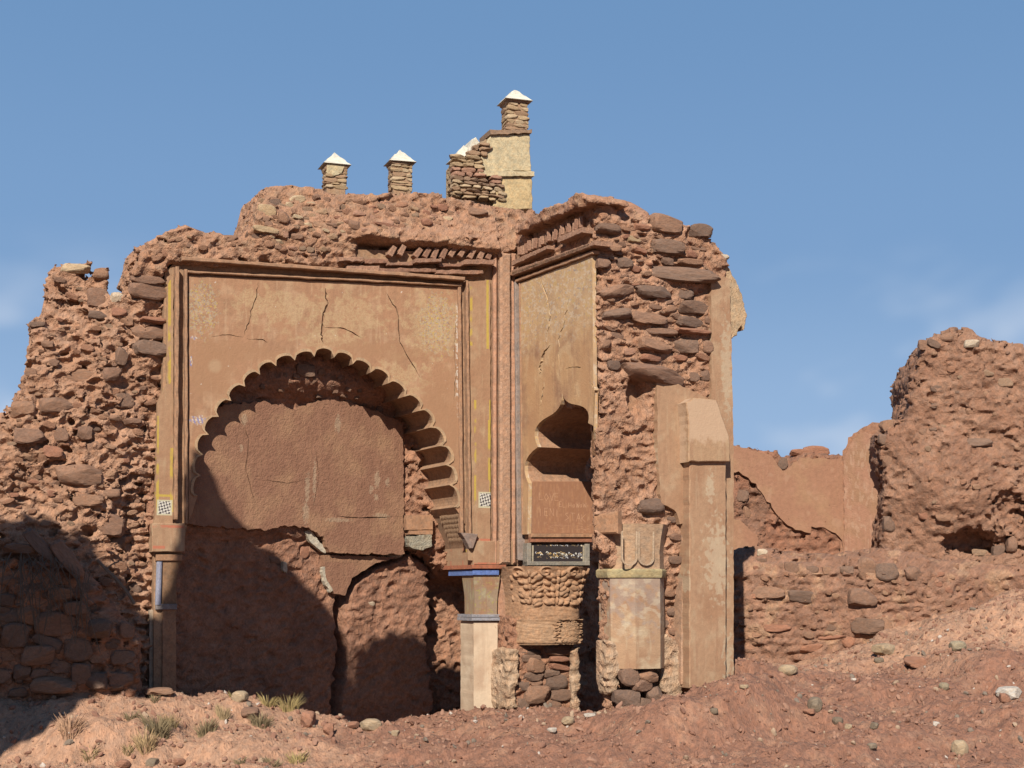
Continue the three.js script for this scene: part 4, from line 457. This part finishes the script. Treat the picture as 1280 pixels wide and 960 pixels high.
// dry stone wall in the shade with slabs and brushwood on top
const Df = fromSight(60, 16.9, 14), dry = thing('dry_stone_wall', 'low dry stone wall in deep shade below the ragged mud wall', 'wall', Df);
const dryGeo = netSolid({ poly: Df.pts([[-160, 900], [-160, 700], [-40, 705], [20, 700], [60, 705], [105, 712], [130, 740], [150, 775], [172, 800], [178, 900]]), back: -1, front: -.08, cell: .03, amp: .9, pebble: 0, colour: earth(MUD, [.36, .18, .102], MUDR) });
const dryCore = part(dry, 'rubble_core', dryGeo, NET);
setStones(dryCore, Df, dryGeo.userData.surface, [[17, 795, 31, 27], [47, 820, 38, 23], [59, 803, 40, 15, 25], [75, 835, 25, 17], [100, 842, 25, 22], [67, 858, 55, 20], [10, 820, 25, 15], [27, 840, 19, 17], [3, 846, 17, 18], [121, 852, 26, 23], [68, 780, 44, 25], [97, 813, 30, 25], [37, 767, 26, 22], [13, 770, 28, 17], [150, 822, 29, 17], [158, 788, 21, 18], [6, 750, 21, 13], [50, 843, 22, 11], [22, 866, 26, 11], [120, 824, 15, 14], [-20, 800, 29, 25], [-20, 840, 29, 22], [95, 760, 26, 17], [125, 785, 26, 20], [150, 850, 26, 18], [40, 735, 26, 13], [75, 742, 26, 13], [105, 735, 21, 11], [10, 725, 26, 11], [140, 805, 17, 13]], STONE, .9, .6);
scatterStones(dryCore, Df, dryGeo.userData.surface, [[-10, 730], [100, 740], [170, 810], [170, 870], [-10, 870]], 60, 8, 20, 261, STONE, [], .6);
for (const [x, y, w, h, t, l] of [[50, 683, 54, 17, 48, 'long dark slab tilted over the dry stone wall beside a flat one'], [82, 697, 50, 20, 52, 'broad brown slab leaning down towards the mud wall'], [26, 686, 40, 12, 4, 'flat dark slab lying along the top of the dry stone wall']]) { const [u, v] = Df.at(x, y, .0), s = Df.scale(x, y), g = solo('stone_slab', ROCK[(x * 3) % 16], STONE[x % 3], l, 'slab'); g.position.copy(Df.world(u, v, -.05)); g.scale.set(w * s * .6, h * s * .55, .2); g.rotation.set(0, Df.a, 0); g.rotateZ(-t * Math.PI / 180); }
{ const r = rng(77), gs = []; for (let i = 0; i < 46; i++) { const x = 5 + r() * 115, a = Df.at(x, 690 + Math.max(0, x - 60) * .35 + r() * 12, .1), l = .25 + r() * .75, d = (r() - .5) * .7, p0 = new THREE.Vector3(a[0], a[1], .12 + r() * .15), p1 = p0.clone().add(new THREE.Vector3(d * .4, -l * .35, .12 * r())), p2 = p0.clone().add(new THREE.Vector3(d, -l, .05 * r())); gs.push(new THREE.TubeGeometry(new THREE.CatmullRomCurve3([p0, p1, p2]), 6, 0.003 + r() * .003, 4)); if (r() > .5) gs.push(new THREE.TubeGeometry(new THREE.CatmullRomCurve3([p1, p1.clone().add(new THREE.Vector3((r() - .5) * .3, -.1, .05)), p1.clone().add(new THREE.Vector3((r() - .5) * .5, -.3 * r(), .05))]), 4, .004, 4)); }
  const b = solo('brushwood', mergeGeometries(gs), grainy([0.168, 0.129, 0.0924], { name: 'dry twigs' }), 'tangle of dry twigs hanging over the dry stone wall', 'brushwood'); b.position.copy(Df.o); b.rotation.y = Df.a;
  const q = [[122, 700], [133, 712], [148, 727], [160, 742], [168, 755]].map(([x, y]) => { const [u, v] = Df.at(x, y, -.1); return new THREE.Vector3(u, v, .1); }); const br = solo('dry_branch', mergeGeometries([new THREE.TubeGeometry(new THREE.CatmullRomCurve3(q), 20, .018, 7), new THREE.TubeGeometry(new THREE.CatmullRomCurve3([q[1], q[1].clone().add(new THREE.Vector3(.07, .06, 0)), q[1].clone().add(new THREE.Vector3(.14, .09, 0))]), 8, .01, 6)]), grainy([0.185, 0.138, 0.101]), 'curved grey branch leaning against the mud wall', 'branch'); br.position.copy(Df.o); br.rotation.y = Df.a; }

// ---------------------------------------------------------------- walls on the right
const Bf = fromSight(985, 25.2, 8), bw = thing('plastered_back_wall', 'brown plastered mud wall with torn patches beyond the pier', 'wall', Bf);
const bGeo = netSolid({ poly: Bf.pts([[880, 560], [915, 556], [935, 558], [965, 564], [985, 572], [1015, 562], [1058, 572], [1060, 760], [880, 760]]), back: -.8, front: -.03, cell: .04, amp: .8, pebble: .03, colour: earth([0.234, 0.116, 0.0693], MUDR, MUD) });
const bCore = part(bw, 'mud_core', bGeo, NET);
setStones(bCore, Bf, bGeo.userData.surface, [[1027, 563, 28, 12, 0, REDSTONE], [979, 579, 11, 13], [989, 576, 9, 8], [955, 567, 12, 6, 0, REDSTONE], [928, 620, 15, 14], [935, 640, 10, 12], [1005, 565, 30, 7, 0, REDSTONE]], STONE);
const BPL = plasterMat(panelTex(Bf, [900, 550, 1130, 710], 512, 512, (u, v) => mix3(weathered(u, v, [.3, .145, .083], [.35, .18, .108], .4), [.38, .225, .14], .35 * flecks(u * .5, v * .5, 3, .55))), 'brown plaster', .006);
part(bw, 'plaster_sheet', chipped(Bf.pts([[905, 557], [935, 560], [962, 568], [980, 590], [1000, 572], [1054, 574], [1056, 690], [1050, 670], [1030, 660], [1014, 658], [1012, 666], [990, 660], [975, 648], [962, 630], [945, 605], [925, 590], [905, 588]], .03), -.06, .03, 181, .02, .08), BPL);
part(bw, 'plaster_sheet', chipped(Bf.pts([[905, 645], [925, 650], [948, 672], [946, 690], [930, 685], [905, 690]], .05), -.06, .05, 183, .02, .08), BPL);
const Bc = Bf.world(Bf.at(1055, 740, .03)[0], 0, .03), Cf = new Frame(Bc.x, Bc.z, -42);
const cw2 = thing('plastered_return_wall', 'paler plastered wall face turning forward beside the eroded mud tower', 'wall', Cf);
part(cw2, 'mud_core', chipped(Cf.pts([[1050, 576], [1060, 548], [1080, 532], [1098, 528], [1130, 540], [1130, 740], [1050, 740]], -.02), -.5, -.02, 191, .03, .08), grainy(MUD));
part(cw2, 'plaster_sheet', chipped(Cf.pts([[1055, 576], [1066, 548], [1080, 540], [1098, 545], [1096, 560], [1106, 566], [1108, 590], [1116, 615], [1115, 650], [1104, 690], [1090, 712], [1055, 712]], .02), -.03, .02, 193, .015, .06), plasterMat(panelTex(Cf, [1050, 530, 1120, 715], 256, 512, (u, v) => mix3(weathered(u, v, [.36, .18, .108], [.44, .25, .158], .5), [.46, .29, .19], .4 * flecks(u * 2, v * .8, 3, .3))), 'pale streaked plaster', .006));
const Tf = fromSight(1200, 23.8, -6), tw = thing('eroded_mud_tower', 'great rounded lump of eroded red mud wall with a hollow at its foot', 'wall', Tf);
const cave = Tf.at(1225, 682), cave2 = Tf.at(1262, 640);
const tGeo = netSolid({ poly: Tf.pts([[1098, 760], [1103, 650], [1108, 600], [1100, 566], [1096, 542], [1112, 530], [1134, 520], [1141, 490], [1139, 466], [1149, 442], [1161, 422], [1190, 412], [1215, 411], [1232, 418], [1262, 428], [1290, 433], [1400, 440], [1480, 500], [1480, 760]]), back: -2.2, cell: .04, round: .18, amp: .95, pebble: .022, pebbleSize: .08, pits: .08, colour: earth([0.265, 0.132, 0.077], [0.304, 0.16, 0.0963], [0.242, 0.116, 0.0678]), front: (u, v) => { const d = Math.hypot((u - Tf.at(1190, 600)[0]) / 1.2, (v - Tf.at(1190, 610)[1]) / 1.1); return .0 + .35 * (1 - sstep(0, 1, d)) - .12 * (1 - sstep(Tf.at(1140, 560)[0] - .5, Tf.at(1140, 560)[0] + .3, u)); }, carve: (u, v, w) => Math.max(.32 - Math.hypot((u - cave[0]) * .48, (v - cave[1]) * 1.15, (w - .25) * .5), .3 - Math.hypot((u - cave2[0]) * .8, (v - cave2[1]) * .62, (w - .35) * .55)) });
const tCore = part(tw, 'mud_core', tGeo, NET);
const tStones = [[1214, 430, 17, 9, 0, PALESTONE], [1184, 421, 16, 9], [1167, 430, 15, 10, 20], [1154, 431, 12, 11], [1235, 466, 18, 8], [1257, 478, 17, 12], [1212, 514, 8, 8], [1222, 554, 27, 11, 0], [1154, 540, 10, 10], [1171, 486, 13, 7], [1212, 590, 12, 9], [1155, 644, 12, 10, 0, REDSTONE], [1177, 648, 16, 8], [1134, 482, 11, 10], [1113, 530, 20, 14, -15], [1107, 548, 17, 11], [1112, 575, 12, 14], [1252, 690, 16, 16], [1265, 680, 13, 18], [1230, 690, 18, 9], [1275, 432, 14, 8], [1113, 655, 16, 18], [1118, 690, 17, 9]];
setStones(tCore, Tf, tGeo.userData.surface, tStones, [...STONE.slice(1), TANSTONE[3]], .8, .45);
scatterStones(tCore, Tf, tGeo.userData.surface, [[1135, 470], [1160, 425], [1280, 440], [1280, 640], [1180, 640], [1120, 620]], 60, 5, 11, 201, [...MUDSTONE, STONE[1], STONE[4], TANSTONE[3]], tStones, .65);
const Wf = fromSight(1040, 22.9, -4), ter = thing('terrace_wall', 'low mud brick terrace wall with embedded dark stones below the torn plaster', 'wall', Wf);
const wGeo = netSolid({ poly: Wf.pts([[890, 905], [890, 690], [915, 690], [945, 682], [985, 690], [1050, 694], [1100, 686], [1130, 684], [1165, 698], [1220, 700], [1300, 712], [1420, 715], [1420, 860], [1180, 860], [1000, 905]]), back: -2.6, cell: .04, round: .12, amp: .8, pebble: .025, pebbleSize: .1, pits: .08, colour: earth([0.257, 0.128, 0.077], [0.296, 0.152, 0.0924], DUST, .7), front: (u, v) => -.25 * sstep(Wf.at(1000, 722)[1], Wf.at(1000, 685)[1], v) - .3 * sstep(Wf.at(1150, 740)[0], Wf.at(1240, 740)[0], u) - .8 * courses(u, v) * sstep(Wf.at(1190, 740)[0], Wf.at(1120, 740)[0], u) });
const wCore = part(ter, 'mud_core', wGeo, NET);
const wStones = [[961, 742, 38, 17], [1004, 745, 44, 12, 4], [1078, 748, 38, 20, 4], [991, 709, 16, 15], [1016, 713, 15, 10], [1034, 713, 11, 10], [1060, 713, 17, 11], [1086, 711, 20, 24], [1109, 715, 24, 19], [1142, 716, 18, 15], [1038, 783, 21, 12], [1081, 782, 40, 18], [1108, 783, 15, 18], [1013, 810, 28, 8, -8, REDSTONE], [1040, 798, 34, 6, 0, REDSTONE], [1062, 802, 14, 14, 40, REDSTONE], [930, 778, 17, 11], [953, 702, 13, 8], [1200, 735, 10, 8], [1224, 730, 12, 10], [955, 690, 12, 8, 0, PALESTONE], [970, 785, 30, 9, 0, REDSTONE], [940, 745, 12, 9, 0, REDSTONE]];
setStones(wCore, Wf, wGeo.userData.surface, wStones, STONE, .8, .35);
scatterStones(wCore, Wf, wGeo.userData.surface, [[925, 705], [1150, 700], [1270, 712], [1270, 735], [1120, 780], [960, 815], [925, 800]], 70, 5, 13, 211, [...MUDSTONE, STONE[3], REDSTONE[1]], wStones, .6);

// ---------------------------------------------------------------- finials and parapet of the roof behind
const Ff = fromSight(530, 24.5, 20);
const LIMEM = grainy([0.622, 0.568, 0.462], { name: 'limewash', bump: .004 }), PARA = grainy([0.504, 0.396, 0.235], { name: 'cream plaster', bump: .006 });
function finial(px, yTop, yEave, yFoot, wpx, label, seed, plasterFace) {
  const f = fromSight(px, 24.5, 20), t = thing('roof_finial', label, 'finial', f, 'roof finials'), s = f.scale(px, yEave), hw = wpx * s / 2, y = (p) => f.at(px, p)[1], r = rng(seed);
  part(t, 'core', box(-hw * .86, y(yFoot + 25), -hw * .86, hw * .86, y(yEave), hw * .86), TANSTONE[1]);
  let v = y(yFoot + 4); while (v < y(yEave) - .02) { const h = .035 + r() * .06; let u = -hw; while (u < hw - .02) { const w = Math.min(hw - u, .09 + r() * .2), m = part(t, 'stone', ROCK[Math.floor(r() * 16)], TANSTONE[Math.floor(r() * 3)]); m.position.set(u + w / 2, v + h / 2, hw * .62); m.scale.set(w * .6, h * .6, hw * .42); m.rotation.z = (r() - .5) * .1; if (u === -hw || u + w > hw - .03) { const q = part(t, 'stone', ROCK[Math.floor(r() * 16)], TANSTONE[Math.floor(r() * 3)]); q.position.set((u === -hw ? -1 : 1) * hw * .62, v + h / 2, -hw * .1); q.scale.set(hw * .42, h * .6, hw * .8); } u += w; } v += h; }
  if (plasterFace) part(t, 'plaster_face', chipped([[-hw * .95, y(yEave)], [hw * .8, y(yEave)], [hw * .5, y(yEave + 9)], [hw * .1, y(yEave + 14)], [-hw * .6, y(yEave + 17)], [-hw * .95, y(yEave + 12)]], hw * .9, hw * 1.02, seed, .01, .04), PARA);
  part(t, 'eave', chipped([[-hw * .98, y(yEave + 4)], [hw * .98, y(yEave + 4)], [hw * 1.04, y(yEave + 1)], [-hw * 1.04, y(yEave + 1)]], -hw * 1.0, hw * 1.0, seed + 3, .008, .05), TANSTONE[1]);
  const g0 = new THREE.ConeGeometry(hw * 1.78, y(yTop) - y(yEave + 1), 4, 8).rotateY(Math.PI / 4), g = g0.toNonIndexed(), p = g.attributes.position; for (let i = 0; i < p.count; i++) { const a = p.getX(i), b = p.getY(i), c = p.getZ(i); p.setXYZ(i, a + .012 * n3(a * 9 + seed, b * 9, c * 9), b + .012 * n3(a * 9, b * 9 + seed, c * 9), c + .012 * n3(a * 9, b * 9, c * 9 + seed)); } g.computeVertexNormals(); g.translate(0, (y(yTop) + y(yEave + 1)) / 2, 0); part(t, 'cap', g, LIMEM, 'whitewashed pyramid cap');
  return t;
}
finial(409, 190, 207, 234, 27, 'short roof finial with white cap and a torn plaster face', 301, true);
finial(494, 187, 204, 237, 26, 'roof finial of bare stacked stones with a chipped white cap', 302, false);
finial(577, 181, 202, 240, 28, 'roof finial with white cap half hidden by the stepped parapet', 303, false);
const Gf = fromSight(632, 24.2, 20);
{ const t = finial(643, 112, 128, 163, 28, 'tall roof finial standing on the stepped parapet', 304, false); }
const par = thing('stepped_parapet', 'cream plastered parapet block with broken stone edge on the roof', 'parapet', Gf);
part(par, 'plaster_block', chipped(Gf.pts([[598, 214], [600, 196], [604, 186], [612, 172], [614, 168], [662, 168], [664, 214]]), -.45, 0, 311, .012, .05, { bevel: .01 }), PARA);
part(par, 'plaster_block', chipped(Gf.pts([[616, 262], [619, 221], [664.5, 221], [665, 262]]), -.5, .02, 313, .01, .05, { bevel: .01 }), grainy([0.504, 0.361, 0.185], { name: 'yellow plaster' }));
part(par, 'ledge', chipped(Gf.pts([[598, 220], [668, 220], [668, 214], [600, 213]], .07), -.5, .07, 315, .008, .05), PARA);
part(par, 'ledge', chipped(Gf.pts([[613, 168], [665, 166], [665, 162], [613, 162]], .05), -.5, .05, 317, .01, .05), TANSTONE[3]);
part(par, 'rubble_core', netSolid({ poly: Gf.pts([[566, 262], [566, 205], [580, 198], [596, 182], [612, 170], [614, 214], [622, 222], [622, 262]]), back: -.45, front: -.05, cell: .024, amp: .5, pebble: 0, colour: earth([.33, .22, .125], [0.328, 0.224, 0.123], [0.234, 0.152, 0.0924]) }), NET);
{ const r = rng(19); let v = Gf.at(600, 250)[1]; while (v < Gf.at(600, 176)[1]) { const h = .05 + r() * .05, py = lerp(250, 176, (v - Gf.at(600, 250)[1]) / (Gf.at(600, 176)[1] - Gf.at(600, 250)[1])); let x = py > 200 ? 564 : lerp(578, 607, (200 - py) / 26); const xe = py > 218 ? 620 : 601; while (x < xe) { const w = 7 + r() * 14, [u] = Gf.at(x + w / 2, py), s = Gf.scale(x, py); stone(par, u, v + h / 2, -.04 + r() * .03, w * s * .56, h * .6, .12, (r() - .5) * .2, TANSTONE); x += w; } v += h; } }
{ const f = Gf, c = f.at(590, 176); part(par, 'sloping_cap', chipped(f.pts([[584, 196], [590, 174], [595, 171], [600, 178], [598, 186], [590, 194]], -.3), -.7, -.3, 321, .006, .05, { bevel: .01 }), LIMEM, 'whitewashed sloping cap'); }

// ---------------------------------------------------------------- loose stones, gravel, plants
const GREY = [grainy([.23, .17, .115]), grainy([.2, .145, .095])], GREEN = [grainy([.3, .235, .15])], SAND = [grainy([0.386, 0.275, 0.168])], WHITE = [grainy([0.521, 0.447, 0.37])], REDG = [grainy([0.302, 0.142, 0.084])];
for (const [x, y, w, h, m, geo, label] of [[985, 838, 24, 14, SAND, COBBLE, 'rounded tan cobble at the foot of the terrace wall'], [1105, 812, 30, 18, SAND, ROCK, 'flat sandy orange stone on the slope below the terrace wall'], [1197, 808, 20, 13, GREEN, COBBLE, 'pale green stone on the dusty slope'], [1146, 828, 36, 16, REDG, ROCK, 'broad red slab half sunk in the slope'], [1019, 881, 18, 18, GREY, COBBLE, 'grey round cobble standing out of the red slope'], [1012, 889, 17, 8, REDG, ROCK, 'small red stone under the grey round cobble'], [1047, 901, 13, 9, GREY, COBBLE, 'small dark pebble beside a twig on the red slope'], [1200, 936, 19, 20, SAND, COBBLE, 'egg-shaped tan cobble in the red foreground earth'], [1135, 823, 10, 8, GREY, COBBLE, 'little grey pebble above the broad red slab'], [1099, 826, 12, 8, GREY, COBBLE, 'grey pebble just below the flat sandy orange stone'], [1262, 866, 32, 16, WHITE, ROCK, 'chunk of broken white plaster on the red slope'], [1256, 873, 16, 13, REDG, ROCK, 'red brick lump under the broken white plaster'], [1093, 907, 12, 9, GREY, ROCK, 'angular grey chip on the red slope'], [710, 901, 17, 10, SAND, COBBLE, 'sandy cobble in front of the carved column'], [690, 912, 16, 6, WHITE, ROCK, 'flat white shard below the carved column'], [737, 894, 17, 6, WHITE, ROCK, 'pinkish white shard in front of the dark gap'], [160, 858, 32, 14, SAND, COBBLE, 'humped tan stone at the foot of the left column'], [197, 864, 46, 9, STONE, ROCK, 'long flat slab at the foot of the left column'], [300, 871, 22, 14, SAND, COBBLE, 'rounded stone on the crest beside the dry grass'], [313, 891, 29, 13, STONE, ROCK, 'dark angular stone on the dusty mound'], [191, 953, 19, 12, GREY, ROCK, 'grey stone low on the dusty mound between two brown ones'], [153, 955, 18, 10, REDG, ROCK, 'reddish stone low on the dusty mound'], [223, 952, 20, 8, REDG, ROCK, 'low brown stone below the clump of dry plants'], [385, 899, 24, 20, REDG, ROCK, 'upright brown lump at the edge of the dark archway'], [411, 911, 19, 15, REDG, ROCK, 'brown lump leaning at the edge of the dark archway'], [442, 906, 16, 8, REDG, ROCK, 'small reddish stone at the mouth of the archway'], [463, 906, 29, 14, SAND, COBBLE, 'tan boulder at the mouth of the archway'], [494, 916, 14, 8, SAND, ROCK, 'sandy chip beside the tan boulder'], [908, 842, 17, 8, STONE, ROCK, 'dark stone at the corner of the pier'], [1060, 908, 11, 7, SAND, ROCK, 'sandy chip on the red slope'], [930, 858, 14, 5, SAND, ROCK, 'thin brick shard near the pier corner'], [1170, 905, 11, 7, WHITE, ROCK, 'white plaster chip on the red slope'], [1090, 933, 12, 8, GREY, COBBLE, 'small grey pebble low in the red earth'], [893, 889, 12, 8, GREY, COBBLE, 'small grey pebble in front of the pier'], [1180, 858, 12, 9, GREEN, COBBLE, 'small green pebble right of the slope'] ]) {
  const p = onGround(x, y + h * .35), s = p.distanceTo(EYE) / F, g = solo('ground_stone', geo[(x + y) % geo.length], m[x % m.length], label, 'stone', 'stones lying on the ground'); g.position.set(p.x, p.y + h * s * .32, p.z); g.scale.set(w * s * .48, h * s * .5, w * s * .42); g.rotation.y = (x * 1.7) % 6.28;
}
{ // gravel and crumbs of plaster that nobody could count
  const r = rng(401), N = 26000, geo = rockGeo(333, 'block'), low = new THREE.IcosahedronGeometry(1, 1), im = new THREE.InstancedMesh(low, new THREE.MeshStandardMaterial({ color: lin([BASE, BASE, BASE]), roughness: .95 }), N), M = new THREE.Matrix4(), q = new THREE.Quaternion(), e = new THREE.Euler(), c = new THREE.Color();
  { const p = low.attributes.position; for (let i = 0; i < p.count; i++) { const a = [p.getX(i), p.getY(i), p.getZ(i)], d = 1 + .28 * n3(a[0] * 1.3, a[1] * 1.3, a[2] * 1.3); p.setXYZ(i, a[0] * d, a[1] * d * .7, a[2] * d); } low.computeVertexNormals(); }
  for (let i = 0; i < N; i++) { const z = -14.8 - Math.pow(r(), .8) * 7.5, x = (r() - .5) * 15, s = .004 + .03 * Math.pow(r(), 5), k = r(); e.set(r() * 6, r() * 6, r() * 6); q.setFromEuler(e); M.compose(new THREE.Vector3(x, groundH(x, z) + s * .25, z), q, new THREE.Vector3(s * (1 + r()), s, s)); im.setMatrixAt(i, M); const t = k > .985 ? [.5, .42, .35] : k > .94 ? [.38, .26, .17] : k > .87 ? [.2, .15, .11] : k > .35 ? [.25, .12, .075] : [.32, .17, .11]; im.setColorAt(i, c.setRGB(...t)); }
  im.name = 'gravel'; im.userData = { label: 'gravel and plaster crumbs strewn over the earth', category: 'gravel', kind: 'stuff' }; im.castShadow = im.receiveShadow = true; scene.add(im);
}
function tuft(px, py, w, h, blades, colour, label, name = 'dry_plant', cat = 'plant', group = 'dry plants on the mound') {
  const p = onGround(px, py), s = p.distanceTo(EYE) / F, r = rng(px * 7 + py), pos = [], ix = [], W = w * s / 2, H = h * s;
  for (let i = 0; i < blades; i++) { const a = r() * 6.28, rr = Math.sqrt(r()), bx = Math.cos(a) * rr * W * .7, bz = Math.sin(a) * rr * W * .5, lx = Math.cos(a) * W * (.3 + r() * .5), lz = Math.sin(a) * W * .4, hh = H * (.4 + r() * .6), t = .004 + r() * .005, b = r() * 6.28, cx = Math.cos(b) * t, cz = Math.sin(b) * t, o = pos.length / 3; const y0 = groundH(p.x + bx, p.z + bz) - p.y - .01; for (let k = 0; k < 3; k++) { const f = k / 2, x = bx + lx * f * f, z = bz + lz * f * f, y = y0 + hh * f, q = 1 - f * .75; pos.push(x - cx * q, y, z - cz * q, x + cx * q, y, z + cz * q); } ix.push(o, o + 1, o + 2, o + 1, o + 3, o + 2, o + 2, o + 3, o + 4, o + 3, o + 5, o + 4); }
  const g = new THREE.BufferGeometry(); g.setAttribute('position', new THREE.Float32BufferAttribute(pos, 3)); g.setIndex(ix); g.computeVertexNormals();
  const m = solo(name, g, new THREE.MeshStandardMaterial({ color: lin(colour), roughness: 1, side: THREE.DoubleSide }), label, cat, group); m.position.copy(p);
}
const DRY = [.22, .15, .07], SAGE = [.17, .125, .065], STRAW = [.27, .2, .08];
for (const a of [[88, 914, 34, 20, 160, [.34, .2, .12], 'brown bushy tuft at the edge of the shade'], [163, 901, 22, 10, 90, SAGE, 'flat grey green plant on the mound below the long flat slab'], [196, 917, 40, 20, 260, SAGE, 'widest grey green clump on the dusty mound'], [212, 908, 24, 16, 120, DRY, 'dry yellow green sprig behind the widest clump'], [258, 915, 26, 18, 160, SAGE, 'dark grey green plant right of the widest clump'], [278, 900, 18, 18, 110, [.27, .19, .1], 'pale silvery plant on the mound crest'], [325, 909, 28, 16, 160, SAGE, 'grey green plant beside the dark angular stone'], [182, 936, 30, 18, 170, [.3, .2, .1], 'brown dried clump low on the mound'], [192, 877, 14, 8, 60, SAGE, 'tiny sprig below the long flat slab'], [160, 940, 14, 9, 60, DRY, 'tiny straw sprig beside the brown dried clump'], [112, 950, 22, 10, 80, DRY, 'low straw coloured plant in the left foreground'], [341, 956, 26, 10, 90, SAGE, 'low plant at the bottom of the mound'], [372, 952, 26, 13, 100, STRAW, 'straw coloured plant at the bottom of the mound'], [300, 955, 16, 9, 60, SAGE, 'small sprig at the bottom of the mound'], [335, 884, 24, 14, 110, STRAW, 'short yellow grass tuft at the archway edge'], [362, 886, 30, 20, 130, STRAW, 'taller yellow grass tuft at the archway edge'], [290, 874, 10, 9, 40, STRAW, 'few yellow blades beside the rounded stone']]) tuft(...a);

// ---------------------------------------------------------------- added shadow caster, unseen up-sun, outlined to shade the left ground and the arch
{
  const az = 10, K0 = L.world(L.at(250, 740)[0], 0).addScaledVector(new THREE.Vector3(RAY.x, 0, RAY.z).normalize(), -11.5), Kf = new Frame(K0.x, K0.z, -az);
  const back = (p) => { const t = p.clone().sub(Kf.o).dot(Kf.N) / RAY.dot(Kf.N), q = p.clone().addScaledVector(RAY, -t).sub(Kf.o); return [q.dot(Kf.U), q.y]; };
  const on = (f, n) => ([x, y]) => back(f.world(...f.at(x, y, n), n)), gr = ([x, y]) => back(onGround(x, y));
  const pts = [...[[-160, 720], [-60, 700], [-10, 694], [8, 674], [22, 682], [34, 660], [50, 678], [64, 664], [88, 692], [114, 690], [128, 718], [148, 734], [160, 754], [182, 772]].map(on(L, .15)), ...[[199, 784], [206, 757], [226, 704]].map(on(L, .02)), ...[[252, 590], [264, 606], [280, 645], [303, 672], [331, 690], [362, 712], [382, 738], [412, 776], [428, 802], [431, 850], [440, 852], [443, 812], [470, 796], [500, 790], [530, 800], [552, 806], [572, 814], [582, 880]].map(on(I, 0)), ...[[540, 905], [300, 900], [222, 880]].map(on(I, 0)), ...[[190, 868], [140, 864], [100, 876], [62, 902], [20, 928], [-30, 950]].map(gr)];
  const end = pts.at(-1), left = Math.min(...pts.map((p) => p[0])) - 3.5;
  pts.push([end[0] - .6, end[1] - 2], [end[0] - .8, -1], [left, -1], [left - .3, pts[0][1] - .6]);
  const caster = solo('added_shadow_caster', chipped(pts, -.2, .2, 501, .075, .1), grainy([.3, .16, .1], { name: 'mud' }), 'added shadow caster outside the view with an outline cut to shade the arch and left ground', 'wall');
  caster.position.copy(Kf.o); caster.rotation.y = Kf.a;
}
renderer.render(scene, camera);
